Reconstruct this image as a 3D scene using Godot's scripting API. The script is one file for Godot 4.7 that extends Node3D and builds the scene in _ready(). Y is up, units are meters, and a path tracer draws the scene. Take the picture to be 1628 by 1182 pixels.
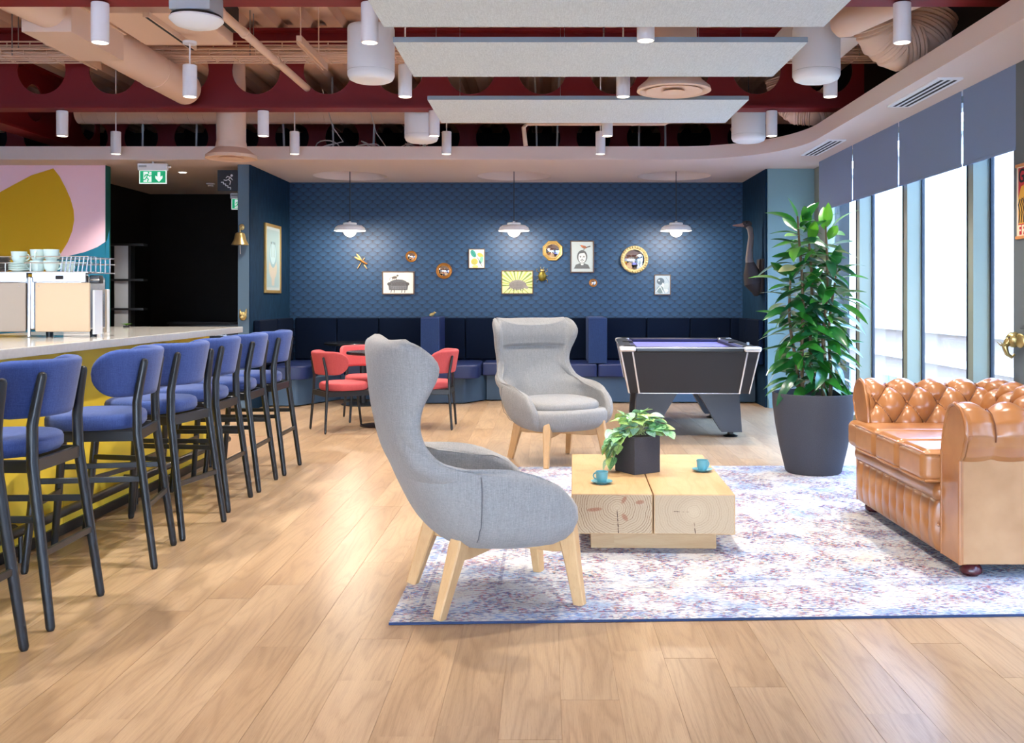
extends Node3D

# The eye stands at (0, 1.25, 0) and looks along -z. at(x, height, depth) gives a point with depth measured away from it.
const EYE := 1.25
const LENS := 1550.0
const CEIL := 2.72
const DECK := 3.74
const LAMP := 4.6

var M := {}
var rng := RandomNumberGenerator.new()


func _ready() -> void:
	rng.seed = 7
	var cam := Camera3D.new()
	cam.name = "camera"
	add_child(cam)
	cam.position = Vector3(0, EYE, 0)
	var near := 0.05
	cam.set_frustum(1182.0 / LENS * near, Vector2(-54.0, -117.0) / LENS * near, near, 200.0)
	cam.current = true
	var we := WorldEnvironment.new()
	we.name = "environment"
	var e := Environment.new()
	var sky := Sky.new()
	var sm := ProceduralSkyMaterial.new()
	sm.sky_top_color = Color(0.55, 0.72, 0.95)
	sm.sky_horizon_color = Color(0.88, 0.94, 1.0)
	sm.ground_horizon_color = Color(0.72, 0.74, 0.76)
	sm.ground_bottom_color = Color(0.5, 0.5, 0.5)
	sm.sky_energy_multiplier = 4.6
	sm.ground_energy_multiplier = 1.5
	sky.sky_material = sm
	e.background_mode = Environment.BG_SKY
	e.sky = sky
	e.tonemap_mode = Environment.TONE_MAPPER_LINEAR
	e.tonemap_exposure = 0.85
	e.sdfgi_enabled = true
	e.ssao_enabled = true
	e.ssil_enabled = true
	we.environment = e
	add_child(we)
	var sun := DirectionalLight3D.new()
	sun.name = "sun"
	sun.light_color = Color(1.0, 0.96, 0.9)
	sun.light_energy = 2.2
	sun.light_angular_distance = 1.0
	sun.shadow_enabled = true
	sun.sky_mode = DirectionalLight3D.SKY_MODE_LIGHT_ONLY
	add_child(sun)
	sun.look_at_from_position(Vector3(-10, 14, 6), Vector3(2, 0, -4))
	materials()
	shell()
	windows()
	outside()
	floor_planks()
	services()
	light_grid()
	bar()
	bar_goods()
	stools()
	lounge()
	sofa()
	big_plant()
	pool_table()
	banquette()
	dining()
	wall_pictures()
	small_signs()


# ---------------------------------------------------------------- shapes

func at(x: float, h: float, d: float) -> Vector3:
	return Vector3(x, h, -d)


class G:
	var v := PackedVector3Array()
	var t := PackedInt32Array()
	var uv := PackedVector2Array()

	func put(pv: PackedVector3Array, pt: PackedInt32Array, closed := true, puv := PackedVector2Array()) -> G:
		var base := v.size()
		var flip := false
		if closed:
			var c := Vector3()
			for p in pv:
				c += p
			c /= pv.size()
			var vol := 0.0
			for k in range(0, pt.size(), 3):
				vol += (pv[pt[k]] - c).dot((pv[pt[k + 1]] - c).cross(pv[pt[k + 2]] - c))
			flip = vol < 0.0
		v.append_array(pv)
		if puv.size() == pv.size():
			uv.append_array(puv)
		else:
			for p in pv:
				uv.append(Vector2(p.x, p.y))
		for k in range(0, pt.size(), 3):
			t.append(base + pt[k])
			t.append(base + (pt[k + 2] if flip else pt[k + 1]))
			t.append(base + (pt[k + 1] if flip else pt[k + 2]))
		return self

	func join(o: G, x := Transform3D()) -> G:
		var base := v.size()
		for p in o.v:
			v.append(x * p)
		uv.append_array(o.uv)
		for k in o.t:
			t.append(base + k)
		return self

	func box(c: Vector3, s: Vector3, b := Basis()) -> G:
		var h := s / 2.0
		var pv := PackedVector3Array()
		for k in 8:
			pv.append(c + b * Vector3(h.x if k & 1 else -h.x, h.y if k & 2 else -h.y, h.z if k & 4 else -h.z))
		return put(pv, PackedInt32Array([0, 2, 3, 0, 3, 1, 4, 5, 7, 4, 7, 6, 0, 4, 6, 0, 6, 2, 1, 3, 7, 1, 7, 5, 2, 6, 7, 2, 7, 3, 0, 1, 5, 0, 5, 4]))

	# a hexahedron from four bottom and four top corners in the same order round
	func hexa(a: Array, b: Array) -> G:
		var pv := PackedVector3Array(a + b)
		return put(pv, PackedInt32Array([0, 1, 2, 0, 2, 3, 4, 6, 5, 4, 7, 6, 0, 4, 5, 0, 5, 1, 1, 5, 6, 1, 6, 2, 2, 6, 7, 2, 7, 3, 3, 7, 4, 3, 4, 0]))

	# a box with rounded edges of radius r, k steps in a quarter round
	func rbox(c: Vector3, s: Vector3, r: float, k := 1, b := Basis()) -> G:
		var h := s / 2.0
		r = minf(r, minf(h.x, minf(h.y, h.z)) * 0.999)
		var steps := []
		for ax in 3:
			var l := PackedFloat32Array()
			for i in k + 1:
				l.append(-h[ax] + r - r * tan(PI / 4 * (1.0 - float(i) / k)))
			for i in k + 1:
				l.append(h[ax] - r + r * tan(PI / 4 * float(i) / k))
			steps.append(l)
		var n := 2 * k + 2
		var pv := PackedVector3Array()
		var pt := PackedInt32Array()
		var seen := {}
		for ax in 3:
			var a1 := (ax + 1) % 3
			var a2 := (ax + 2) % 3
			for side in [-1.0, 1.0]:
				var ids := PackedInt32Array()
				for i in n:
					for j in n:
						var p := Vector3()
						p[ax] = side * h[ax]
						p[a1] = steps[a1][i]
						p[a2] = steps[a2][j]
						var key := Vector3i((p * 20000.0).round())
						if not seen.has(key):
							var q := p.clamp(-h + Vector3.ONE * r, h - Vector3.ONE * r)
							seen[key] = pv.size()
							pv.append(c + b * (q + (p - q).normalized() * r))
						ids.append(seen[key])
				for i in n - 1:
					for j in n - 1:
						var q0 := ids[i * n + j]
						var q1 := ids[(i + 1) * n + j]
						var q2 := ids[(i + 1) * n + j + 1]
						var q3 := ids[i * n + j + 1]
						if side > 0:
							pt.append_array([q0, q1, q2, q0, q2, q3])
						else:
							pt.append_array([q0, q2, q1, q0, q3, q2])
		return put(pv, pt)

	# rings of points, each ring closed; caps: the first and last ring are filled with a fan
	func loft(rings: Array, caps := true, closed_ring := true) -> G:
		var n: int = rings[0].size()
		var pv := PackedVector3Array()
		var pt := PackedInt32Array()
		for r in rings:
			pv.append_array(r)
		var m := n if closed_ring else n - 1
		for i in rings.size() - 1:
			for j in m:
				var a := i * n + j
				var b := i * n + (j + 1) % n
				pt.append_array([a, b, b + n, a, b + n, a + n])
		if caps:
			for e in 2:
				var o := 0 if e == 0 else (rings.size() - 1) * n
				var c := Vector3()
				for j in n:
					c += pv[o + j]
				pv.append(c / n)
				for j in n:
					if e == 0:
						pt.append_array([o + (j + 1) % n, o + j, pv.size() - 1])
					else:
						pt.append_array([o + j, o + (j + 1) % n, pv.size() - 1])
		return put(pv, pt, closed_ring)

	# profile of (radius, height) turned about the y axis
	func lathe(prof: Array, seg := 24, x := Transform3D(), squash := 1.0) -> G:
		var rings := []
		for p in prof:
			var r := PackedVector3Array()
			for j in seg:
				var a := TAU * j / seg
				r.append(x * Vector3(maxf(p.x, 0.00001) * cos(a), p.y, maxf(p.x, 0.00001) * sin(a) * squash))
			rings.append(r)
		return loft(rings)

	func ball(c: Vector3, r: Vector3, seg := 14, rows := 9, b := Basis()) -> G:
		var prof := []
		for i in rows:
			var a := PI * i / (rows - 1)
			prof.append(Vector2(sin(a), -cos(a)))
		return lathe(prof, seg, Transform3D(b.scaled_local(r), c))

	# a tube along points with a radius (or an array of radii); flat > 1 widens it sideways
	func tube(path: Array, rad, seg := 8, round_ends := false) -> G:
		var pts := PackedVector3Array(path)
		var rs := PackedFloat32Array()
		for i in pts.size():
			rs.append(rad[i] if rad is Array else rad)
		if round_ends:
			var d0 := (pts[0] - pts[1]).normalized()
			var d1 := (pts[-1] - pts[-2]).normalized()
			var p2 := PackedVector3Array([pts[0] + d0 * rs[0] * 0.95, pts[0] + d0 * rs[0] * 0.7])
			var r2 := PackedFloat32Array([rs[0] * 0.35, rs[0] * 0.75])
			p2.append_array(pts)
			r2.append_array(rs)
			p2.append(pts[-1] + d1 * rs[-1] * 0.7)
			r2.append(rs[-1] * 0.75)
			p2.append(pts[-1] + d1 * rs[-1] * 0.95)
			r2.append(rs[-1] * 0.35)
			pts = p2
			rs = r2
		var side := Vector3()
		var rings := []
		for i in pts.size():
			var d := (pts[mini(i + 1, pts.size() - 1)] - pts[maxi(i - 1, 0)]).normalized()
			if i == 0:
				side = d.cross(Vector3.UP if absf(d.y) < 0.9 else Vector3.RIGHT).normalized()
			else:
				side = (side - d * side.dot(d)).normalized()
			var up := side.cross(d)
			var r := PackedVector3Array()
			for j in seg:
				var a := TAU * j / seg
				r.append(pts[i] + (side * cos(a) + up * sin(a)) * rs[i])
			rings.append(r)
		return loft(rings)

	# a rectangular bar along points: sizes is an array of Vector2(width, height), side the direction of the width
	func bar(path: Array, sizes: Array, side: Vector3) -> G:
		var rings := []
		for i in path.size():
			var d: Vector3 = (path[mini(i + 1, path.size() - 1)] - path[maxi(i - 1, 0)]).normalized()
			var s := (side - d * side.dot(d)).normalized()
			var u := s.cross(d)
			var z: Vector2 = sizes[mini(i, sizes.size() - 1)] / 2.0
			var b := minf(z.x, z.y) * 0.22
			var r := PackedVector3Array()
			for q in [[z.x - b, z.y], [z.x, z.y - b], [z.x, -z.y + b], [z.x - b, -z.y], [-z.x + b, -z.y], [-z.x, -z.y + b], [-z.x, z.y - b], [-z.x + b, z.y]]:
				r.append(path[i] + s * q[0] + u * q[1])
			rings.append(r)
		return loft(rings)

	# a flat outline in x, y given a thickness from z = 0 to z = depth
	func prism(poly: PackedVector2Array, depth: float, x := Transform3D(), uvs := false) -> G:
		var n := poly.size()
		var tri := Geometry2D.triangulate_polygon(poly)
		var pv := PackedVector3Array()
		var pu := PackedVector2Array()
		for e in 2:
			for p in poly:
				pv.append(x * Vector3(p.x, p.y, depth * e))
				pu.append(p)
		var pt := PackedInt32Array()
		for k in range(0, tri.size(), 3):
			pt.append_array([tri[k], tri[k + 1], tri[k + 2]])
		# the sense of the triangles against the sides
		var area := 0.0
		for i in n:
			area += poly[i].cross(poly[(i + 1) % n])
		var ta := 0.0
		if tri.size():
			ta = (poly[tri[1]] - poly[tri[0]]).cross(poly[tri[2]] - poly[tri[0]])
		var out := PackedInt32Array()
		for k in range(0, pt.size(), 3):
			var same := ta > 0.0
			# bottom faces -z, top faces +z
			out.append_array([pt[k], pt[k + 2], pt[k + 1]] if same else [pt[k], pt[k + 1], pt[k + 2]])
			out.append_array([pt[k] + n, pt[k + 1] + n, pt[k + 2] + n] if same else [pt[k] + n, pt[k + 2] + n, pt[k + 1] + n])
		for i in n:
			var j := (i + 1) % n
			if area > 0.0:
				out.append_array([i, j, j + n, i, j + n, i + n])
			else:
				out.append_array([i, j + n, j, i, i + n, j + n])
		return put(pv, out, true, pu)

	# an open grid of points
	func grid(pts: PackedVector3Array, w: int, closed := false, puv := PackedVector2Array()) -> G:
		var h := pts.size() / w
		var pt := PackedInt32Array()
		for i in h - 1:
			for j in w - 1:
				var a := i * w + j
				pt.append_array([a, a + 1, a + w + 1, a, a + w + 1, a + w])
		return put(pts, pt, closed, puv)

	func arrays(crease := 40.0) -> Array:
		var nf := t.size() / 3
		var fn := PackedVector3Array()
		var fu := PackedVector3Array()
		fn.resize(nf)
		fu.resize(nf)
		var count := PackedInt32Array()
		count.resize(v.size() + 1)
		for f in nf:
			var a := v[t[f * 3]]
			var nn := (v[t[f * 3 + 1]] - a).cross(v[t[f * 3 + 2]] - a)
			fn[f] = nn
			fu[f] = nn.normalized()
			for k in 3:
				count[t[f * 3 + k] + 1] += 1
		for i in v.size():
			count[i + 1] += count[i]
		var fill := count.duplicate()
		var adj := PackedInt32Array()
		adj.resize(t.size())
		for f in nf:
			for k in 3:
				var q := t[f * 3 + k]
				adj[fill[q]] = f
				fill[q] += 1
		var lim := cos(deg_to_rad(crease))
		var ov := PackedVector3Array()
		var on := PackedVector3Array()
		var ou := PackedVector2Array()
		ov.resize(t.size())
		on.resize(t.size())
		ou.resize(t.size())
		var o := 0
		for f in nf:
			var n0 := fu[f]
			for k in [0, 2, 1]:
				var q: int = t[f * 3 + k]
				var s := Vector3()
				for m in range(count[q], count[q + 1]):
					var g := adj[m]
					if fu[g].dot(n0) >= lim:
						s += fn[g]
				ov[o] = v[q]
				on[o] = s.normalized() if s.length_squared() > 1e-20 else n0
				ou[o] = uv[q]
				o += 1
		var out := []
		out.resize(Mesh.ARRAY_MAX)
		out[Mesh.ARRAY_VERTEX] = ov
		out[Mesh.ARRAY_NORMAL] = on
		out[Mesh.ARRAY_TEX_UV] = ou
		return out

	func mesh(crease := 40.0) -> ArrayMesh:
		var m := ArrayMesh.new()
		m.add_surface_from_arrays(Mesh.PRIMITIVE_TRIANGLES, arrays(crease))
		return m


# ---------------------------------------------------------------- nodes

func thing(called: String, label: String, category: String, where := Vector3.ZERO, turn := 0.0, group := "") -> Node3D:
	var o := Node3D.new()
	o.name = called
	add_child(o, true)
	o.position = where
	o.rotation.y = turn
	tag(o, label, category, group)
	return o


func tag(o: Node, label: String, category: String, group := "") -> void:
	o.set_meta("label", label)
	o.set_meta("category", category)
	if group:
		o.set_meta("group", group)


func part(called: String, shape, m: Material, parent: Node, label := "", crease := 40.0) -> MeshInstance3D:
	var o := MeshInstance3D.new()
	o.name = called
	o.mesh = shape.mesh(crease) if shape is G else shape
	o.material_override = m
	parent.add_child(o, true)
	if label:
		o.set_meta("label", label)
	return o


func solo(called: String, shape, m: Material, label: String, category: String, group := "", crease := 40.0) -> MeshInstance3D:
	var o := part(called, shape, m, self, "", crease)
	tag(o, label, category, group)
	return o


func struct(called: String, shape, m: Material, label := "", parent: Node = self) -> MeshInstance3D:
	var o := part(called, shape, m, parent, label)
	o.set_meta("kind", "structure")
	if label and parent == self:
		o.set_meta("category", "room")
	return o


func copy(root: Node3D, label: String, where: Vector3, turn := 0.0) -> Node3D:
	var r: Node3D = root.duplicate()
	r.name = String(root.name)
	add_child(r, true)
	r.position = where
	r.rotation.y = turn
	r.set_meta("label", label)
	return r


func bx(x0: float, x1: float, h0: float, h1: float, d0: float, d1: float) -> G:
	return G.new().box(Vector3((x0 + x1) / 2, (h0 + h1) / 2, -(d0 + d1) / 2), Vector3(absf(x1 - x0), absf(h1 - h0), absf(d1 - d0)))


func rx(x0: float, x1: float, h0: float, h1: float, d0: float, d1: float, r: float, k := 2) -> G:
	return G.new().rbox(Vector3((x0 + x1) / 2, (h0 + h1) / 2, -(d0 + d1) / 2), Vector3(absf(x1 - x0), absf(h1 - h0), absf(d1 - d0)), r, k)


func circle(r: float, n := 24, c := Vector2()) -> PackedVector2Array:
	var p := PackedVector2Array()
	for i in n:
		p.append(c + Vector2(cos(TAU * i / n), sin(TAU * i / n)) * r)
	return p


func smooth(a: float, b: float, x: float) -> float:
	var t := clampf((x - a) / (b - a), 0.0, 1.0)
	return t * t * (3.0 - 2.0 * t)


# a value read from a table of [x, y] pairs, smoothed between them
func table(rows: Array, x: float) -> float:
	if x <= rows[0][0]:
		return rows[0][1]
	for i in rows.size() - 1:
		if x <= rows[i + 1][0]:
			var p0: float = rows[maxi(i - 1, 0)][1]
			var p1: float = rows[i][1]
			var p2: float = rows[i + 1][1]
			var p3: float = rows[mini(i + 2, rows.size() - 1)][1]
			var x0: float = rows[maxi(i - 1, 0)][0]
			var x1: float = rows[i][0]
			var x2: float = rows[i + 1][0]
			var x3: float = rows[mini(i + 2, rows.size() - 1)][0]
			var m1 := (p2 - p0) / maxf(x2 - x0, 1e-6) * (x2 - x1)
			var m2 := (p3 - p1) / maxf(x3 - x1, 1e-6) * (x2 - x1)
			var t := (x - x1) / (x2 - x1)
			var t2 := t * t
			var t3 := t2 * t
			return (2 * t3 - 3 * t2 + 1) * p1 + (t3 - 2 * t2 + t) * m1 + (-2 * t3 + 3 * t2) * p2 + (t3 - t2) * m2
	return rows[-1][1]


# ---------------------------------------------------------------- materials

func c8(r: int, g: int, b: int) -> Color:
	return Color8(r, g, b)


func mat(called: String, c: Color, rough := 0.6, metal := 0.0) -> StandardMaterial3D:
	var m := StandardMaterial3D.new()
	m.resource_name = called
	m.albedo_color = c
	m.roughness = rough
	m.metallic = metal
	M[called] = m
	return m


func glow(called: String, c: Color, energy: float) -> StandardMaterial3D:
	var m := mat(called, c, 0.5)
	m.emission_enabled = true
	m.emission = c
	m.emission_energy_multiplier = energy
	return m


func noise(freq: float, seed_: int, octaves := 3) -> FastNoiseLite:
	var n := FastNoiseLite.new()
	n.seed = seed_
	n.frequency = freq
	n.noise_type = FastNoiseLite.TYPE_SIMPLEX_SMOOTH
	n.fractal_octaves = octaves
	return n


func tex(w: int, h: int, bytes: PackedByteArray) -> ImageTexture:
	var im := Image.create_from_data(w, h, false, Image.FORMAT_RGB8, bytes)
	return ImageTexture.create_from_image(im)


func noise_tex(freq: float, seed_: int, ramp: Array, size := 256, octaves := 4) -> NoiseTexture2D:
	var t := NoiseTexture2D.new()
	t.width = size
	t.height = size
	t.seamless = true
	t.noise = noise(freq, seed_, octaves)
	var g := Gradient.new()
	g.offsets = PackedFloat32Array()
	var offs := PackedFloat32Array()
	var cols := PackedColorArray()
	for i in ramp.size():
		offs.append(float(i) / (ramp.size() - 1))
		cols.append(ramp[i])
	g.offsets = offs
	g.colors = cols
	t.color_ramp = g
	return t


func tri(m: StandardMaterial3D, t: Texture2D, scale: Vector3, world := false) -> StandardMaterial3D:
	m.albedo_texture = t
	m.albedo_color = Color.WHITE
	m.uv1_triplanar = true
	m.uv1_world_triplanar = world
	m.uv1_scale = scale
	return m


func grain(m: StandardMaterial3D, t: Texture2D, cm: float) -> StandardMaterial3D:
	m.heightmap_enabled = true
	m.heightmap_texture = t
	m.heightmap_scale = cm
	return m


# cloth of crossing threads between two colours
func heather(a: Color, b: Color, seed_: int, spread := 1.0, size := 256) -> ImageTexture:
	var r := RandomNumberGenerator.new()
	r.seed = seed_
	var across := []
	var bytes := PackedByteArray()
	bytes.resize(size * size * 3)
	var vert := PackedFloat32Array()
	vert.resize(size * 2)
	for i in size * 2:
		vert[i] = r.randf()
	var hor := PackedFloat32Array()
	hor.resize(size)
	var k := 0
	for y in size:
		var run := 0
		var val := 0.5
		if y % 6 == 0:
			for i in size:
				if r.randf() < 0.35:
					vert[i] = r.randf()
		for x in size:
			if run <= 0:
				run = r.randi_range(2, 7)
				val = r.randf()
			run -= 1
			var w: float = clampf(0.5 + spread * ((vert[x] if (x + y) % 2 == 0 else val) - 0.5) + (r.randf() - 0.5) * 0.25 * spread, 0, 1)
			bytes[k] = int(lerpf(a.r8, b.r8, w))
			bytes[k + 1] = int(lerpf(a.g8, b.g8, w))
			bytes[k + 2] = int(lerpf(a.b8, b.b8, w))
			k += 3
	return tex(size, size, bytes)


# plain-sawn timber: grain runs along v
func wood_tex(w: int, h: int, seed_: int, light: Color, dark: Color, rings: float, strength: float) -> ImageTexture:
	var n1 := noise(1.0, seed_, 2)
	var n2 := noise(1.0, seed_ + 1, 3)
	var n3 := noise(1.0, seed_ + 2, 2)
	var bytes := PackedByteArray()
	bytes.resize(w * h * 3)
	var k := 0
	for y in h:
		var fy := float(y) / h
		for x in w:
			var fx := float(x) / w
			# wrap both ways by walking on circles would cost four dimensions; the seam falls between planks
			var warp := n1.get_noise_2d(fx * 3.6, fy * 1.9) * 1.1 + n3.get_noise_2d(fx * 1.7 + 9.0, fy * 3.0) * 0.25
			var ring := 0.5 + 0.5 * sin((fx * 2.0 + warp) * rings)
			ring = ring * ring * ring
			var fine := n2.get_noise_2d(fx * 260.0, fy * 9.0)
			var pore := maxf(0.0, n2.get_noise_2d(fx * 420.0 + 50.0, fy * 26.0) - 0.25)
			var blot := n3.get_noise_2d(fx * 3.0, fy * 2.0 + 30.0)
			var q := clampf(strength * (0.34 * ring + 0.40 * fine + 1.2 * pore) + 0.22 * blot + 0.12, 0.0, 1.0)
			bytes[k] = int(lerpf(light.r8, dark.r8, q))
			bytes[k + 1] = int(lerpf(light.g8, dark.g8, q))
			bytes[k + 2] = int(lerpf(light.b8, dark.b8, q))
			k += 3
	return tex(w, h, bytes)


# the growth rings of a sawn beam's end, with knots and cracks
func end_grain(seed_: int, cx: float, cy: float, contrast: float, knots: Array, cracks: Array) -> ImageTexture:
	var w := 320
	var h := 168
	var n1 := noise(1.0, seed_, 3)
	var bytes := PackedByteArray()
	bytes.resize(w * h * 3)
	var light := c8(184, 162, 130)
	var dark := c8(92, 60, 34)
	var k := 0
	for y in h:
		for x in w:
			var p := Vector2(float(x) / w * 2.0, float(y) / h)
			var d := p - Vector2(cx, cy)
			d.y *= 1.05
			var r := d.length() * (1.0 + 0.06 * n1.get_noise_2d(d.angle() * 1.2, seed_)) + 0.02 * n1.get_noise_2d(p.x * 3.0, p.y * 3.0)
			var ring := fposmod(r * 17.0, 1.0)
			var line := smooth(0.72, 0.97, ring) * (1.0 - smooth(0.97, 1.0, ring))
			var band := 0.35 + 0.65 * smooth(-0.2, 0.5, n1.get_noise_2d(floor(r * 17.0) * 1.7, 4.0))
			var q := 0.10 + contrast * line * band + 0.10 * n1.get_noise_2d(p.x * 30.0, p.y * 30.0) + 0.08 * smooth(0.0, 0.4, r) - 0.08
			var col := light.lerp(dark, clampf(q, 0.0, 1.0))
			for kn in knots:
				var e: Vector2 = (p - Vector2(kn[0], kn[1])).rotated(-kn[4])
				var f := sqrt(pow(e.x / kn[2], 2) + pow(e.y / kn[3], 2))
				if f < 1.25:
					col = col.lerp(c8(142, 88, 60), (1.0 - smooth(0.6, 1.25, f)) * (0.7 + 0.3 * sin(f * 16.0)))
			for cr in cracks:
				var a := Vector2(cr[0], cr[1])
				var b := Vector2(cr[2], cr[3])
				var tt := clampf((p - a).dot(b - a) / (b - a).length_squared(), 0, 1)
				var dist: float = (p - a.lerp(b, tt)).length() + 0.012 * n1.get_noise_2d(p.y * 9.0, p.x * 9.0)
				if dist < cr[4] * (0.3 + 0.7 * tt):
					col = c8(70, 44, 28)
			bytes[k] = col.r8
			bytes[k + 1] = col.g8
			bytes[k + 2] = col.b8
			k += 3
	return tex(w, h, bytes)


# fans of the wallpaper: one fan wide, two rows high
func fan_tex(outline: Color, rim: Color, heart: Color) -> ImageTexture:
	var w := 192
	var h := 156
	var bytes := PackedByteArray()
	bytes.resize(w * h * 3)
	var k := 0
	for y in h:
		for x in w:
			var px := float(x) / w
			var py := 1.0 - float(y) / h   # height in units of two rows
			var col := outline
			# fans are 1 wide; their hearts sit on rows 0.5 apart (in y), measured in widths
			var yy := py * 0.81
			for row in range(-3, 3):
				var cy: float = row * 0.405
				var off: float = 0.5 if posmod(row, 2) == 1 else 0.0
				var dx := fposmod(px - off + 0.5, 1.0) - 0.5
				var d := Vector2(dx, yy - cy)
				var rr := d.length() / 0.535
				if rr < 1.0 and d.y > -0.02:
					var a := absf(fposmod(d.angle() / (PI / 13.0), 1.0) - 0.5) * 2.0
					col = heart.lerp(rim, smooth(0.1, 0.95, rr))
					col = col.lerp(rim.darkened(0.25), 0.35 * smooth(0.55, 1.0, a))
					if rr > 0.93:
						col = outline
					elif rr > 0.80 and rr < 0.84:
						col = col.lerp(outline, 0.5)
					break
			bytes[k] = col.r8
			bytes[k + 1] = col.g8
			bytes[k + 2] = col.b8
			k += 3
	return tex(w, h, bytes)


# a faded oriental carpet, worn until the ground shows
func rug_tex() -> ImageTexture:
	var w := 1024
	var h := 1024
	var big := noise(0.008, 21, 4)
	var mid := noise(0.03, 22, 3)
	var spk := noise(0.14, 23, 3)
	var hue := noise(0.022, 24, 2)
	var worn := noise(0.012, 25, 4)
	var ground := c8(190, 188, 187)
	var ink := [c8(56, 88, 152), c8(38, 48, 96), c8(146, 58, 66), c8(78, 74, 112), c8(170, 128, 80), c8(76, 124, 168), c8(40, 40, 60), c8(170, 84, 76)]
	var bytes := PackedByteArray()
	bytes.resize(w * h * 3)
	var r := RandomNumberGenerator.new()
	r.seed = 5
	var k := 0
	for y in h:
		for x in w:
			var fx := float(x) / w
			var fy := float(y) / h
			var e := minf(minf(fx, 1.0 - fx), minf(fy, 1.0 - fy))
			# mirrored coordinates give the field the symmetry of a woven design
			var mx := absf(fx - 0.5) * w
			var my := absf(fy - 0.5) * h
			var s := spk.get_noise_2d(x * 0.55, y * 1.6)
			var m := mid.get_noise_2d(mx, my)
			var b := big.get_noise_2d(x, y)
			var q := worn.get_noise_2d(x, y)
			var col := ground.lerp(c8(112, 142, 188), smooth(0.10, 0.5, b + 0.6 * s) * 0.6)
			col = col.lerp(c8(182, 170, 150), smooth(0.1, 0.5, -b) * 0.4)
			var hh := hue.get_noise_2d(mx * 1.3, my * 1.3) + m * 0.9 + s * 0.25
			var which: int = posmod(int(floor((hh + 2.0) * 9.0)), ink.size())
			var amount := smooth(0.03, 0.17, s + 0.34 * m + 0.42 * q - 0.03)
			# borders: lines and a chain of medallions
			if e < 0.16:
				var along := (fx if minf(fy, 1.0 - fy) < minf(fx, 1.0 - fx) else fy) * 34.0
				var chain := absf(sin(along * PI)) 
				var inb := e > 0.03 and e < 0.115
				if e > 0.026 and e < 0.031 or e > 0.115 and e < 0.120 or e > 0.146 and e < 0.151:
					col = col.lerp(c8(70, 74, 110), 0.55 * smooth(-0.35, 0.1, q + s))
				elif inb:
					var zig := absf(absf(fposmod(along * 1.6, 1.0) - 0.5) - absf((e - 0.072) * 14.0))
					if zig < 0.10:
						col = col.lerp(c8(166, 80, 92), 0.55 * smooth(0.0, 0.3, q + 1.2 * s + 0.5 * m))
				elif e < 0.024:
					col = col.lerp(c8(92, 126, 190), 0.55 * smooth(-0.05, 0.25, s +  mid.get_noise_2d(x * 0.6, y * 0.6)))
				amount *= 0.7
			col = col.lerp(ink[which], amount * (0.92 if q > -0.12 else 0.5))
			var j := 1.0 + (r.randf() - 0.5) * 0.10
			bytes[k] = clampi(int(col.r8 * j), 0, 255)
			bytes[k + 1] = clampi(int(col.g8 * j), 0, 255)
			bytes[k + 2] = clampi(int(col.b8 * j), 0, 255)
			k += 3
	return tex(w, h, bytes)


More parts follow.
